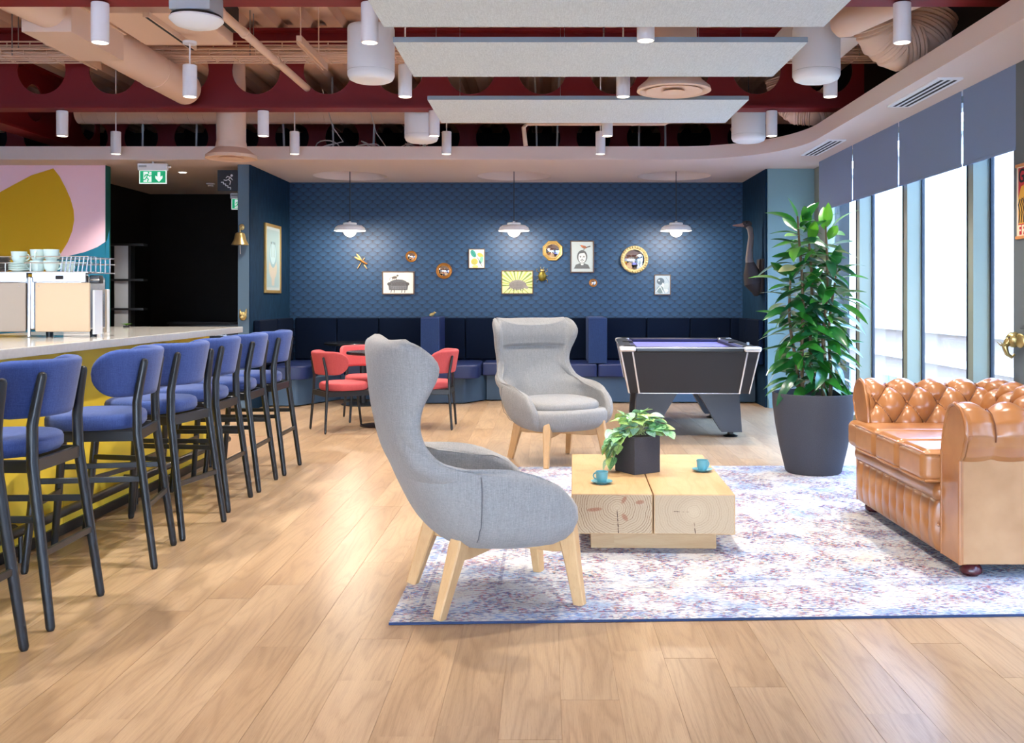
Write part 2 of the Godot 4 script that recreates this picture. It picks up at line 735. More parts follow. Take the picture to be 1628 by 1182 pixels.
func materials() -> void:
	mat("white_paint", c8(222, 214, 208), 0.8)
	mat("soffit_paint", c8(226, 208, 196), 0.85)
	mat("deck_paint", c8(238, 202, 174), 0.75)
	mat("duct_paint", c8(232, 200, 174), 0.6)
	mat("tray_paint", c8(228, 196, 168), 0.6)
	mat("beam_red", c8(122, 5, 12), 0.6)
	mat("void_black", c8(16, 14, 14), 0.9)
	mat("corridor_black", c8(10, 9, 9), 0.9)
	mat("wall_teal", c8(120, 150, 152), 0.7)
	mat("pier_grey", c8(98, 106, 108), 0.7)
	mat("partition_blue", c8(84, 108, 124), 0.7)
	mat("wall_white", c8(215, 212, 206), 0.8)
	mat("mural_pink", c8(250, 208, 216), 0.75)
	mat("mural_mustard", c8(214, 168, 8), 0.75)
	mat("mural_teal", c8(8, 110, 136), 0.75)
	mat("mural_green", c8(10, 92, 84), 0.75)
	var navy := mat("navy_wall", c8(26, 46, 80), 0.9)
	tri(navy, noise_tex(0.05, 31, [c8(12, 38, 60), c8(20, 52, 78)], 256), Vector3(1.2, 0.35, 1.2))
	var fan := mat("fan_wallpaper", Color.WHITE, 0.55)
	fan.albedo_texture = fan_tex(c8(9, 34, 60), c8(21, 60, 95), c8(31, 76, 114))
	mat("glass", Color(0.92, 0.97, 1.0, 0.05), 0.02).transparency = BaseMaterial3D.TRANSPARENCY_ALPHA
	mat("mullion", c8(138, 146, 130), 0.45)
	mat("gasket", c8(28, 40, 52), 0.6)
	var bl := mat("blind", c8(126, 144, 174), 0.85)
	bl.backlight_enabled = true
	bl.backlight = Color(0.07, 0.085, 0.11)
	mat("white_metal", c8(246, 248, 250), 0.4)
	mat("speaker_white", c8(244, 246, 244), 0.55)
	mat("grey_plastic", c8(176, 182, 184), 0.5)
	mat("dark_grille", c8(24, 24, 26), 0.7)
	mat("cable_grey", c8(190, 186, 180), 0.6)
	mat("steel_rod", c8(150, 148, 146), 0.4, 0.7)
	glow("lamp_lens", Color(1.0, 0.93, 0.84), 9.0)
	glow("globe", Color(1.0, 0.95, 0.88), 5.0)
	mat("felt_panel", c8(205, 214, 214), 0.95)
	tri(M.felt_panel, heather(c8(186, 200, 202), c8(232, 244, 246), 41, 0.9), Vector3.ONE * 2.2)
	mat("felt_edge", c8(140, 152, 158), 0.95)
	# floor
	M["oak_map"] = wood_tex(512, 1024, 51, c8(197, 171, 140), c8(124, 97, 73), 15.0, 0.46)
	for i in 9:
		var tone: Color = [c8(242, 237, 230), c8(236, 230, 222), c8(243, 236, 226), c8(232, 224, 214), c8(240, 234, 228), c8(250, 246, 240), c8(234, 225, 214), c8(242, 233, 222), c8(238, 233, 228)][i]
		var m := mat("oak_%d" % i, tone, 0.3)
		m.albedo_texture = M.oak_map
		m.metallic_specular = 0.5
	mat("oak_base", c8(150, 118, 88), 0.6)
	# bar
	mat("bar_yellow", c8(255, 222, 66), 0.45)
	mat("counter_stone", c8(214, 212, 204), 0.10)
	M.counter_stone.albedo_texture = noise_tex(0.09, 61, [c8(200, 198, 192), c8(206, 204, 198), c8(212, 210, 204)], 256)
	tri(M.counter_stone, M.counter_stone.albedo_texture, Vector3.ONE * 1.2)
	mat("black_metal", c8(26, 28, 30), 0.35)
	mat("black_wood", c8(30, 33, 36), 0.32)
	mat("steel", c8(200, 202, 204), 0.25, 0.9)
	mat("panel_beech", c8(206, 178, 142), 0.5)
	mat("panel_steel", c8(160, 144, 126), 0.5, 0.0)
	mat("cup_mint", c8(206, 226, 218), 0.25)
	mat("plate_dark", c8(96, 88, 82), 0.35)
	mat("black_plastic", c8(18, 20, 26), 0.4)
	# seats
	var bf := mat("blue_cloth", Color.WHITE, 0.95)
	tri(bf, heather(c8(36, 58, 118), c8(74, 98, 160), 71, 0.8), Vector3.ONE * 2.6)
	bf.rim_enabled = true
	bf.rim = 0.3
	bf.rim_tint = 0.6
	var rf := mat("red_cloth", Color.WHITE, 0.9)
	tri(rf, heather(c8(182, 66, 72), c8(212, 100, 98), 72, 0.7), Vector3.ONE * 3.0)
	var gf := mat("grey_cloth", Color.WHITE, 0.95)
	tri(gf, heather(c8(108, 108, 108), c8(176, 172, 167), 73, 0.6), Vector3.ONE * 2.8)
	gf.rim_enabled = true
	gf.rim = 0.25
	gf.rim_tint = 0.5
	mat("seam", c8(92, 92, 96), 0.9)
	M["ash_map"] = wood_tex(256, 512, 81, c8(210, 170, 120), c8(172, 124, 74), 9.0, 0.45)
	tri(mat("ash", Color.WHITE, 0.45), M.ash_map, Vector3(2.2, 1.1, 2.2))
	# lounge
	M["pine_map"] = wood_tex(512, 512, 91, c8(192, 158, 114), c8(160, 116, 70), 9.0, 0.42)
	var pine := mat("pine", Color.WHITE, 0.5)
	pine.albedo_texture = M.pine_map
	mat("pine_end_a", Color.WHITE, 0.6).albedo_texture = end_grain(92, 1.12, 0.33, 0.95, [[1.30, 0.12, 0.05, 0.11, 0.5], [1.70, 0.18, 0.11, 0.055, -0.15], [0.55, 0.38, 0.20, 0.05, -0.1], [1.32, 0.58, 0.06, 0.11, -0.6]], [[1.12, 0.36, 1.16, 0.99, 0.014]])
	mat("pine_end_b", Color.WHITE, 0.6).albedo_texture = end_grain(93, 0.98, 0.42, 0.34, [], [[0.85, 0.43, 0.45, 0.42, 0.006], [0.99, 0.7, 1.02, 1.0, 0.011]])
	var rug := mat("rug", Color.WHITE, 0.97)
	rug.albedo_texture = rug_tex()
	rug.rim_enabled = true
	rug.rim = 0.2
	mat("rug_edge", c8(40, 56, 88), 0.95)
	mat("tan_leather", c8(204, 128, 66), 0.32)
	tri(M.tan_leather, noise_tex(0.012, 101, [c8(138, 82, 40), c8(164, 106, 58), c8(182, 126, 76)], 256), Vector3.ONE * 0.9)
	M.tan_leather.clearcoat_enabled = true
	M.tan_leather.clearcoat = 0.5
	M.tan_leather.clearcoat_roughness = 0.22
	grain(M.tan_leather, noise_tex(0.25, 102, [Color.BLACK, Color.WHITE], 256, 2), 0.012)
	mat("tan_panel", c8(222, 168, 112), 0.6)
	tri(M.tan_panel, noise_tex(0.02, 103, [c8(160, 114, 70), c8(172, 126, 82), c8(182, 138, 94)], 256), Vector3.ONE * 0.8)
	mat("tan_shade_and_body", c8(110, 62, 30), 0.5)  # painted shade of the sofa creases, also its hidden inner body
	mat("stud", c8(70, 40, 36), 0.35, 0.6)
	mat("mahogany", c8(74, 26, 30), 0.25)
	mat("planter_grey", c8(66, 66, 72), 0.75)
	tri(M.planter_grey, noise_tex(0.2, 111, [c8(54, 54, 60), c8(76, 76, 82)], 256), Vector3.ONE * 3.0)
	mat("pot_black", c8(52, 52, 58), 0.7)
	tri(M.pot_black, noise_tex(0.3, 112, [c8(34, 34, 38), c8(72, 72, 80)], 128), Vector3.ONE * 6.0)
	mat("soil", c8(40, 30, 24), 1.0)
	mat("bark", c8(112, 92, 68), 0.9)
	for i in 5:
		var lf := mat("leaf_%d" % i, [c8(26, 92, 40), c8(40, 112, 40), c8(20, 78, 48), c8(78, 142, 46), c8(176, 176, 128)][i], 0.28)
		lf.backlight_enabled = true
		lf.backlight = [Color(0.10, 0.28, 0.04), Color(0.16, 0.36, 0.05), Color(0.05, 0.2, 0.06), Color(0.25, 0.45, 0.08), Color(0.3, 0.3, 0.15)][i]
		lf.clearcoat_enabled = true
		lf.clearcoat = 0.4
		lf.clearcoat_roughness = 0.25
	for i in 3:
		var t := noise_tex(0.06 + i * 0.02, 120 + i, [[c8(70, 136, 78), c8(120, 176, 116), c8(206, 222, 190)], [c8(118, 164, 76), c8(164, 196, 112), c8(224, 232, 180)], [c8(86, 146, 104), c8(160, 200, 168), c8(222, 234, 216)]][i], 128)
		var vf := mat("vine_leaf_%d" % i, Color.WHITE, 0.4)
		tri(vf, t, Vector3.ONE * 14.0)
		vf.backlight_enabled = true
		vf.backlight = Color(0.12, 0.22, 0.06)
	mat("vine_stem", c8(136, 150, 92), 0.6)
	mat("cup_teal", c8(96, 160, 172), 0.3)
	# pool table
	mat("table_black", c8(28, 27, 30), 0.45)
	mat("chrome", c8(226, 228, 232), 0.2, 0.7)
	mat("baize", c8(104, 104, 178), 0.95)
	mat("cushion_navy", c8(26, 28, 70), 0.9)
	mat("pocket_black", c8(12, 12, 14), 0.8)
	mat("leg_grey", c8(54, 56, 62), 0.4)
	# banquette
	mat("bench_leather", c8(24, 40, 88), 0.42)
	mat("bench_back", c8(9, 21, 40), 0.8)
	mat("bench_base", c8(64, 88, 110), 0.6)
	mat("divider_cloth", c8(44, 72, 120), 0.9)
	tri(M.divider_cloth, heather(c8(24, 44, 84), c8(40, 68, 114), 131, 0.8), Vector3.ONE * 3.0)
	M.bench_back.metallic_specular = 0.2
	M.navy_wall.metallic_specular = 0.25
	mat("table_top_dark", c8(22, 24, 26), 0.2)
	# ornaments
	mat("brass", c8(196, 174, 116), 0.32, 0.9)
	mat("gold_leaf", c8(190, 160, 96), 0.4, 0.6)
	mat("pale_gold", c8(196, 180, 132), 0.45, 0.3)
	mat("old_gold", c8(150, 100, 40), 0.45, 0.5)
	mat("frame_dark", c8(92, 70, 50), 0.5)
	mat("mirror", c8(235, 238, 240), 0.03, 1.0)
	mat("beetle_green", c8(120, 110, 40), 0.3, 0.6)
	mat("feather_dark", c8(44, 38, 40), 0.95)
	mat("ostrich_skin", c8(94, 86, 86), 0.8)
	mat("beak_pink", c8(128, 92, 82), 0.6)
	mat("eye_dark", c8(14, 12, 12), 0.1)
	mat("sign_white", c8(240, 242, 244), 0.5)
	mat("sign_black", c8(22, 26, 34), 0.5)
	glow("exit_green", c8(20, 164, 110), 0.7)
	glow("exit_white", c8(240, 255, 248), 0.8)
	mat("poster_red", c8(186, 44, 52), 0.8)
	mat("poster_cream", c8(240, 224, 190), 0.8)
	mat("poster_black", c8(24, 24, 34), 0.8)
	mat("poster_orange", c8(214, 160, 60), 0.8)
	mat("poster_wood", c8(210, 140, 80), 0.6)
	# outside
	mat("stone_pale", c8(184, 181, 178), 0.9)
	mat("brick_pale", c8(136, 120, 106), 0.9)
	mat("far_window", c8(120, 146, 170), 0.15)
	mat("bounce_slab_pale", c8(220, 218, 214), 0.9)  # pale surface of the slab added to bounce light
	mat("street", c8(150, 150, 150), 0.9)


# ---------------------------------------------------------------- the room

func shell() -> void:
	struct("floor", bx(-9.2, 3.45, -0.16, -0.002, -7.2, 14.8), M.oak_base, "brown oak plank floor running towards the blue wall")
	# roof slab and its ribbed metal deck
	struct("ceiling", bx(-9.2, 3.45, DECK + 0.09, DECK + 0.3, -7.2, 14.8), M.deck_paint, "peach painted roof slab above the metal deck")
	var prof := PackedVector2Array()
	var x := -9.2
	while x < 3.4:
		prof.append_array([Vector2(x, 0.0), Vector2(x + 0.13, 0.0), Vector2(x + 0.165, 0.075), Vector2(x + 0.265, 0.075)])
		x += 0.30
	var pts := PackedVector3Array()
	for d in [-7.2, 14.8]:
		for p in prof:
			pts.append(at(p.x, DECK + p.y, d))
	struct("ceiling_2", G.new().grid(pts, prof.size()), M.deck_paint, "peach ribbed metal deck above the red beams")
	# the lowered ceiling round the back and along the windows, with three round coves
	var o := PackedVector2Array([Vector2(-9.1, 10.35)])
	for i in 17:
		var a := PI / 2 * (1.0 - i / 16.0)
		o.append(Vector2(1.4 + 1.11 * cos(a), 9.0 + 1.35 * sin(a)))
	o.append_array([Vector2(2.51, -7.1), Vector2(3.3, -7.1), Vector2(3.3, 14.7), Vector2(-9.1, 14.7)])
	var lay := Transform3D(Basis(Vector3.RIGHT, Vector3.FORWARD, Vector3.UP), Vector3(0, CEIL, 0))
	var csg := CSGCombiner3D.new()
	csg.name = "ceiling_3"
	add_child(csg, true)
	csg.set_meta("kind", "structure")
	csg.set_meta("label", "pale lowered ceiling with a curved corner and round coves")
	csg.set_meta("category", "room")
	var slab := CSGMesh3D.new()
	slab.name = "slab"
	slab.mesh = G.new().prism(o, 0.14, lay).mesh()
	slab.material = M.soffit_paint
	csg.add_child(slab, true)
	for cx in [-2.36, -0.386, 1.545]:
		var c := CSGCylinder3D.new()
		c.name = "cove"
		c.radius = 0.44
		c.height = 0.25
		c.sides = 48
		c.material = M.soffit_paint
		c.operation = CSGShape3D.OPERATION_SUBTRACTION
		c.position = at(cx, CEIL, 11.76)
		csg.add_child(c, true)
	# walls
	var wb := PackedVector3Array([at(-3.3, 0, 12.4), at(2.56, 0, 12.4), at(-3.3, CEIL, 12.4), at(2.56, CEIL, 12.4)])
	var tile := Vector2(0.126, 0.102)
	var wu := PackedVector2Array()
	for p in wb:
		wu.append(Vector2(p.x / tile.x, -p.y / tile.y))
	struct("wall_back", bx(-3.3, 2.56, 0, CEIL, 12.405, 12.52), M.navy_wall, "dark blue back wall of the seating nook")
	part("wallpaper", G.new().grid(wb, 2, false, wu), M.fan_wallpaper, get_node("wall_back"), "blue wallpaper of overlapping fans")
	var wl := struct("wall_partition", bx(-3.39, -3.27, 0, CEIL, 10.73, 13.9), M.partition_blue, "grey blue partition end beside the dark corridor")
	part("wallpaper", bx(-3.27, -3.26, 0, CEIL, 10.74, 12.4), M.navy_wall, wl)
	part("lining", bx(-3.40, -3.39, 0, CEIL, 10.75, 13.9), M.corridor_black, wl)
	var wc := struct("wall_column", bx(2.52, 3.3, 0, CEIL, 11.08, 12.5), M.wall_teal, "pale teal column face behind the tall plant")
	part("wallpaper", bx(2.50, 2.52, 0, CEIL, 11.1, 12.4), M.navy_wall, wc)
	part("baseboard", bx(2.53, 3.2, 0, 0.1, 11.06, 11.08), M.wall_teal, wc)
	struct("wall_right", bx(3.28, 3.45, CEIL + 0.14, DECK + 0.1, -7.2, 14.8), M.void_black, "dark wall above the lowered ceiling")
	struct("wall_right_2", bx(3.28, 3.45, 0, CEIL + 0.14, 11.08, 14.8), M.void_black, "dark outer wall behind the teal column")
	struct("wall_pier", bx(2.95, 3.45, 0, CEIL, 4.7, 6.15), M.pier_grey, "grey pier at the edge of the windows carrying a poster")
	struct("wall_void", bx(-9.2, 3.45, 0, DECK + 0.1, 14.7, 14.85), M.void_black, "black wall at the back of the ceiling void")
	struct("wall_left", bx(-9.3, -9.1, 0, DECK + 0.1, -7.2, 14.8), M.wall_white, "white wall far behind the coffee bar")
	# rear of the room, behind the photographer: glazing added for light
	struct("wall_front", bx(-9.2, 3.45, 2.75, DECK + 0.1, -7.2, -7.05), M.wall_white, "white band above the added rear glazing")
	struct("wall_front_2", bx(-9.2, 3.45, 0, 0.15, -7.2, -7.05), M.wall_white, "low sill under the added rear glazing")
	# the corridor
	struct("wall_corridor", bx(-5.72, -5.6, 0, CEIL, 10.92, 13.9), M.corridor_black, "black wall along the dark corridor")
	struct("wall_corridor_2", bx(-5.7, -3.3, 0, CEIL, 13.8, 13.92), M.corridor_black, "black end wall of the corridor")
	# the mural
	var mw := struct("wall_mural", bx(-9.1, -4.88, 0, CEIL, 10.8, 10.92), M.mural_pink, "pink mural wall with mustard leaf and teal ground")
	part("edge", bx(-4.88, -4.876, 0, CEIL, 10.797, 10.92), M.mural_green, mw)
	var k := LENS / 10.8
	var leaf := PackedVector2Array()
	for p in [[85, 268], [95, 281], [104, 298], [112, 316], [117, 334], [118, 350], [115, 367], [108, 385], [100, 398], [92, 411], [70, 445], [30, 480], [-40, 500], [-110, 480], [-140, 430], [-130, 380], [-95, 345], [-50, 323], [0, 306], [20, 295], [50, 279]]:
		leaf.append(Vector2((p[0] - 868) / k, EYE + (474 - p[1]) / k))
	var teal := PackedVector2Array()
	for p in [[174, 366], [170, 383], [155, 393], [135, 401], [110, 407], [85, 410], [40, 413], [-60, 414], [-260, 400], [-340, 380], [-340, 650], [174, 650]]:
		teal.append(Vector2((p[0] - 868) / k, EYE + (474 - p[1]) / k))
	part("mural_ground", G.new().prism(teal, 0.003, Transform3D(Basis(), at(0, 0, 10.8))), M.mural_teal, mw)
	part("mural_leaf", G.new().prism(leaf, 0.005, Transform3D(Basis(), at(0, 0, 10.8))), M.mural_mustard, mw)


func windows() -> void:
	var cuts := [10.62, 9.38, 8.15, 6.90, 6.15]
	for i in 4:
		bay("window_%d" % (i + 1), cuts[i + 1], cuts[i], i < 3)
	var d := 4.70
	for i in 9:
		bay("window_%d" % (i + 5), d - 1.23, d, true)
		d -= 1.23
	# unseen blinds added beyond the pier to hold back daylight
	var bp: Node3D = null
	d = 4.70
	for i in 9:
		var where := at(2.95, 1.25, d - 0.615)
		if bp == null:
			bp = thing("roller_blind", "added unseen grey roller blind holding back light beyond the pier", "blind", where, 0.0, "roller blinds over the windows")
			part("fabric", G.new().box(Vector3(0, 0.735, 0), Vector3(0.003, 1.47, 1.2)), M.blind, bp)
			part("bottom_bar", G.new().rbox(Vector3(0, 0, 0), Vector3(0.012, 0.022, 1.2), 0.004), M.blind, bp)
		else:
			copy(bp, "added unseen grey roller blind holding back light beyond the pier", where)
		d -= 1.23
	# outer sliver between the last blind and the teal column
	struct("trim_1", bx(3.05, 3.14, 0.0, CEIL, 10.62, 11.08), M.mullion, "narrow teal trim between window and column")
	# unseen rear glazing, added to light the room
	var x := -9.1
	for i in 9:
		var w := struct("window_%d" % (i + 14), bx(x, x + 1.38, 0.15, 0.20, -7.16, -7.08).join(bx(x, x + 0.06, 0.2, 2.75, -7.16, -7.08)), M.mullion, "added unseen rear window that lights the room from behind")
		part("pane", bx(x + 0.06, x + 1.38, 0.2, 2.75, -7.125, -7.12), M.glass, w)
		x += 1.38
	# roller blinds
	var bd := [[10.53, 9.395], [9.365, 8.17], [8.14, 6.925], [6.89, 6.12]]
	var which := ["grey roller blind half lowered at the window beside the teal column", "grey roller blind at the second window from the teal column", "grey roller blind at the third window from the teal column", "grey roller blind half lowered beside the grey pier"]
	for i in 4:
		var t := thing("roller_blind", which[i], "blind", at(2.95, 2.19, (bd[i][0] + bd[i][1]) / 2), 0.0, "roller blinds over the windows")
		var l: float = bd[i][0] - bd[i][1]
		part("fabric", G.new().box(Vector3(0, 0.265, 0), Vector3(0.003, 0.53, l)), M.blind, t)
		part("bottom_bar", G.new().rbox(Vector3(0, 0, 0), Vector3(0.012, 0.022, l), 0.004), M.blind, t)


func bay(called: String, d0: float, d1: float, post: bool) -> void:
	var w := struct(called, bx(3.03, 3.11, 0.0, 0.10, d0, d1).join(bx(3.03, 3.11, CEIL - 0.05, CEIL, d0, d1)), M.mullion)
	if post:
		part("mullion", bx(3.0, 3.115, 0.0, CEIL, d0 - 0.055, d0 + 0.045), M.mullion, w)
		part("gasket", bx(3.115, 3.14, 0.0, CEIL, d0 - 0.075, d0 + 0.065), M.gasket, w)
		part("gasket", bx(2.995, 3.0, 0.0, CEIL, d0 + 0.03, d0 + 0.047), M.gasket, w)
	part("pane", bx(3.122, 3.128, 0.1, CEIL - 0.05, d0 + 0.06, d1 - 0.06), M.glass, w)


func outside() -> void:
	struct("added_bounce_slab", bx(-14, 8, -0.3, -0.1, -22, -7.3), M.bounce_slab_pale, "added unseen pale slab bouncing light up behind the photographer")  # unseen slab, added to throw sunlight up onto the ceiling
	struct("street", bx(3.5, 60, -8.2, -8.0, -30, 90), M.street, "pale street far below the windows")
	var b := thing("opposite_building", "pale stone and brick building across the street outside the windows", "building", at(12.0, -8.0, 20))
	part("wall", G.new().box(Vector3(1.5, 11.2, 0), Vector3(3.0, 5.7, 90)), M.stone_pale, b)
	part("brick_wall", G.new().box(Vector3(1.55, 4.2, 0), Vector3(2.9, 8.4, 90)), M.brick_pale, b)
	part("parapet", G.new().box(Vector3(1.4, 14.1, 0), Vector3(3.3, 0.25, 90)), M.stone_pale, b)
	part("ledge", G.new().box(Vector3(0.0, 8.3, 0), Vector3(0.7, 0.22, 90)), M.stone_pale, b)
	part("ledge", G.new().box(Vector3(0.0, 7.35, 0), Vector3(0.6, 0.18, 90)), M.stone_pale, b)
	part("roof", G.new().box(Vector3(5.5, 13.6, 0), Vector3(6, 0.3, 90)), M.stone_pale, b)
	for i in 14:
		var z := -34.0 + i * 5.0
		var w := part("window", G.new().box(Vector3(0.06, 5.8, z), Vector3(0.12, 1.7, 1.5)), M.stone_pale, b)
		part("pane", G.new().box(Vector3(-0.02, 5.8, z - 0.36), Vector3(0.06, 1.5, 0.64)), M.far_window, w)
		part("pane", G.new().box(Vector3(-0.02, 5.8, z + 0.36), Vector3(0.06, 1.5, 0.64)), M.far_window, w)
	for i in 3:
		part("pier", G.new().box(Vector3(-0.05, 11.2, -24.0 + i * 9.0), Vector3(0.25, 5.6, 0.9)), M.stone_pale, b)


func floor_planks() -> void:
	var f: Node = get_node("floor")
	var r := RandomNumberGenerator.new()
	r.seed = 11
	var w := 0.182
	var row := 0
	var x := -3.23
	while x < 3.0:
		var d := 1.55 - r.randf() * 1.9
		while d < 11.9:
			var l := r.randf_range(1.7, 2.4)
			var d0 := maxf(d, 1.5)
			var d1 := minf(d + l, 12.0)
			if d1 - d0 > 0.05 and not (x < -2.6 and d0 < 7.0):
				var h := -0.0006 * r.randf()
				var g := G.new().box(at(x + w / 2, h - 0.002, (d0 + d1) / 2), Vector3(w - 0.0012, 0.004, d1 - d0 - 0.0012))
				var ou := r.randf()
				var ov := r.randf()
				for i in g.v.size():
					g.uv[i] = Vector2(ou + (g.v[i].x - x) / 0.62, ov + (-g.v[i].z - d0) / 2.6)
				part("plank", g, M["oak_%d" % r.randi_range(0, 8)], f)
			d += l
		x += w
		row += 1


# ---------------------------------------------------------------- overhead

# a beam web of the given length along x with round openings
func holed_web(x0: float, x1: float, h0: float, h1: float, pitch: float, first: float, r: float) -> G:
	var g := G.new()
	var n := int((x1 - x0) / pitch)
	var hc := (h0 + h1) / 2
	for i in n:
		var cx := first + i * pitch
		for side in [0.008, -0.008]:
			var pts := PackedVector3Array()
			for j in 33:
				var a := TAU * j / 32
				var c := cos(a)
				var s := sin(a)
				var k := minf((pitch / 2) / maxf(absf(c), 1e-6), ((h1 - h0) / 2) / maxf(absf(s), 1e-6))
				pts.append(Vector3(cx + c * r, hc + s * r, side))
				pts.append(Vector3(cx + c * k, hc + s * k, side))
			g.grid(pts, 2)
		var rim := PackedVector3Array()
		for j in 33:
			var a := TAU * j / 32
			for side in [0.008, -0.008]:
				rim.append(Vector3(cx + cos(a) * r, hc + sin(a) * r, side))
		g.grid(rim, 2)
	return g


func beam(label: String, d: float, x0: float, x1: float) -> void:
	var t := thing("steel_beam", label, "beam", at(0, 0, d), 0.0, "red cellular beams across the ceiling")
	part("web", holed_web(x0, x1, 3.02, DECK - 0.02, 0.665, x0 + 0.37, 0.225), M.beam_red, t)
	part("flange", G.new().box(Vector3((x0 + x1) / 2, 3.01, 0), Vector3(x1 - x0, 0.022, 0.21)), M.beam_red, t)
	part("flange", G.new().box(Vector3((x0 + x1) / 2, DECK - 0.015, 0), Vector3(x1 - x0, 0.022, 0.21)), M.beam_red, t)


func services() -> void:
	beam("red steel beam along the top edge of the picture", 5.75, -9.05, 3.25)
	beam("red steel beam with round holes behind the cable trays", 9.07, -9.05, 3.25)
	beam("dark red beam in the void above the blue wall", 12.9, -9.05, 3.25)
	# the beam that runs away from the eye at the far side of the bar
	var t := thing("steel_beam", "short red beam running into the picture above the pink wall", "beam", at(-5.56, 0, 10.9), PI / 2, "red cellular beams across the ceiling")
	part("web", holed_web(-1.85, 1.85, 3.02, DECK - 0.02, 0.62, -1.55, 0.2), M.beam_red, t)
	part("flange", G.new().box(Vector3(0, 3.01, 0), Vector3(3.7, 0.022, 0.24)), M.beam_red, t)
	part("flange", G.new().box(Vector3(0, DECK - 0.015, 0), Vector3(3.7, 0.022, 0.24)), M.beam_red, t)
	# wire cable trays in front of the second beam
	for k in 2:
		var h: float = [3.425, 3.335][k]
		var d: float = [8.62, 8.52][k]
		var c := thing("cable_tray", ["peach wire cable tray hung in front of the red beam, upper one", "peach wire cable tray hung in front of the red beam, lower one"][k], "cable tray", at(-2.9, h, d), 0.0, "cable trays")
		var rails := G.new()
		for s in [-0.12, -0.04, 0.04, 0.12]:
			rails.tube([Vector3(-6.1, 0, s), Vector3(6.1, 0, s)], 0.007, 6)
		for s in [-0.12, 0.12]:
			rails.tube([Vector3(-6.1, 0.06, s), Vector3(6.1, 0.06, s)], 0.008, 6)
			rails.tube([Vector3(-6.1, 0.03, s), Vector3(6.1, 0.03, s)], 0.006, 6)
		part("rail", rails, M.tray_paint, c)
		var rung := G.new().tube([Vector3(0, 0.06, -0.12), Vector3(0, 0, -0.12), Vector3(0, 0, 0.12), Vector3(0, 0.06, 0.12)], 0.006, 5).mesh()
		for i in 61:
			part("rung", rung, M.tray_paint, c).position.x = -6.0 + i * 0.2
		var cable := G.new()
		for i in 4:
			var pth := []
			for j in 25:
				pth.append(Vector3(-6.0 + j * 0.5, 0.022 + 0.006 * sin(j * 1.7 + i), -0.08 + i * 0.05 + 0.012 * sin(j * 0.9 + i * 2.0)))
			cable.tube(pth, 0.014, 6)
		part("cable", cable, M.tray_paint, c)
		for x in [-3.7, -1.7, 0.35, 1.4, 3.4, 5.6]:
			part("hanger", G.new().tube([Vector3(x, 0, 0.12), Vector3(x, DECK - h - 0.01, 0.12)], 0.005, 6), M.steel_rod, c)
	# round ducts, boxes and pipes
	var spiral := G.new().tube([at(-5.15, 3.30, 10.75), at(3.2, 3.30, 10.75)], 0.13, 24)
	for i in 50:
		var x := -5.1 + i * 0.165
		var ring := []
		for j in 17:
			var a := TAU * j / 16
			ring.append(at(x + 0.05 * j / 16.0, 3.30 + 0.131 * sin(a), 10.75 + 0.131 * cos(a)))
		spiral.tube(ring, 0.0035, 5)
	solo("spiral_duct", spiral, M.duct_paint, "long peach spiral duct behind the red beam", "duct")
	var d1 := thing("air_duct", "fat peach duct slanting down beside the first hanging lights", "duct", at(-3.3, 3.165, 7.9))
	part("round_duct", G.new().tube([Vector3(0, 0, -1.02), Vector3(0, 0, 0.65)], 0.145, 28), M.duct_paint, d1)
	part("collar", G.new().tube([Vector3(0, 0, -0.32), Vector3(0, 0, -0.28)], 0.150, 28), M.duct_paint, d1)
	part("plenum_box", G.new().box(Vector3(-0.01, -0.05, 1.04), Vector3(0.33, 0.20, 0.80)), M.duct_paint, d1)
	part("lip", G.new().box(Vector3(-0.01, 0.055, 1.04), Vector3(0.36, 0.012, 0.84)), M.tray_paint, d1)
	part("inlet", G.new().tube([Vector3(0.0, 0.0, 1.4), Vector3(-0.06, 0.03, 1.7), Vector3(-0.13, 0.06, 1.95)], [0.125, 0.14, 0.15], 24), M.duct_paint, d1)
	var d2 := thing("plenum_duct", "broad flat peach duct box beside the grey ceiling speaker", "duct", at(-2.75, 3.33, 7.1))
	part("box", G.new().rbox(Vector3(0, 0, 0), Vector3(0.68, 0.26, 0.84), 0.01), M.duct_paint, d2)
	part("insulation", G.new().rbox(Vector3(0.30, 0.06, -0.1), Vector3(0.18, 0.2, 0.62), 0.02), M.dark_grille, d2, "black insulated end")
	part("channel", G.new().box(Vector3(0.03, -0.15, 0.02), Vector3(0.045, 0.035, 0.9)), M.tray_paint, d2)
	part("slot", G.new().box(Vector3(0.03, -0.168, 0.02), Vector3(0.018, 0.004, 0.88)), M.dark_grille, d2)
	for i in 2:
		var x: float = [-3.85, -1.9][i]
		var st := G.new().box(Vector3(0, 0, 0), Vector3(0.042, 0.04, 0.9))
		st.box(Vector3(-0.018, -0.03, 0), Vector3(0.006, 0.02, 0.9)).box(Vector3(0.018, -0.03, 0), Vector3(0.006, 0.02, 0.9))
		st.tube([Vector3(0, 0, 0.4), Vector3(0, DECK - 3.26, 0.4)], 0.005, 6)
		st.tube([Vector3(0, 0, -0.2), Vector3(0, DECK - 3.26, -0.2)], 0.005, 6)
		var s := solo("channel_strut", st, M.tray_paint, ["slotted peach channel strut under the fat duct", "slotted peach channel strut beside the slanting pipe"][i], "strut", "channel struts")
		s.position = at(x, 3.25, 7.95)
	var pipe := G.new().tube([at(-2.22, 3.2, 5.4), at(-2.22, 3.2, 9.3)], 0.032, 14)
	for d in [6.6, 7.15, 8.0]:
		pipe.tube([at(-2.22, 3.2, d), at(-2.22, 3.2, d + 0.05)], 0.038, 14)
	solo("sprinkler_pipe", pipe, M.duct_paint, "slanting peach pipe running between the red beams", "pipe")
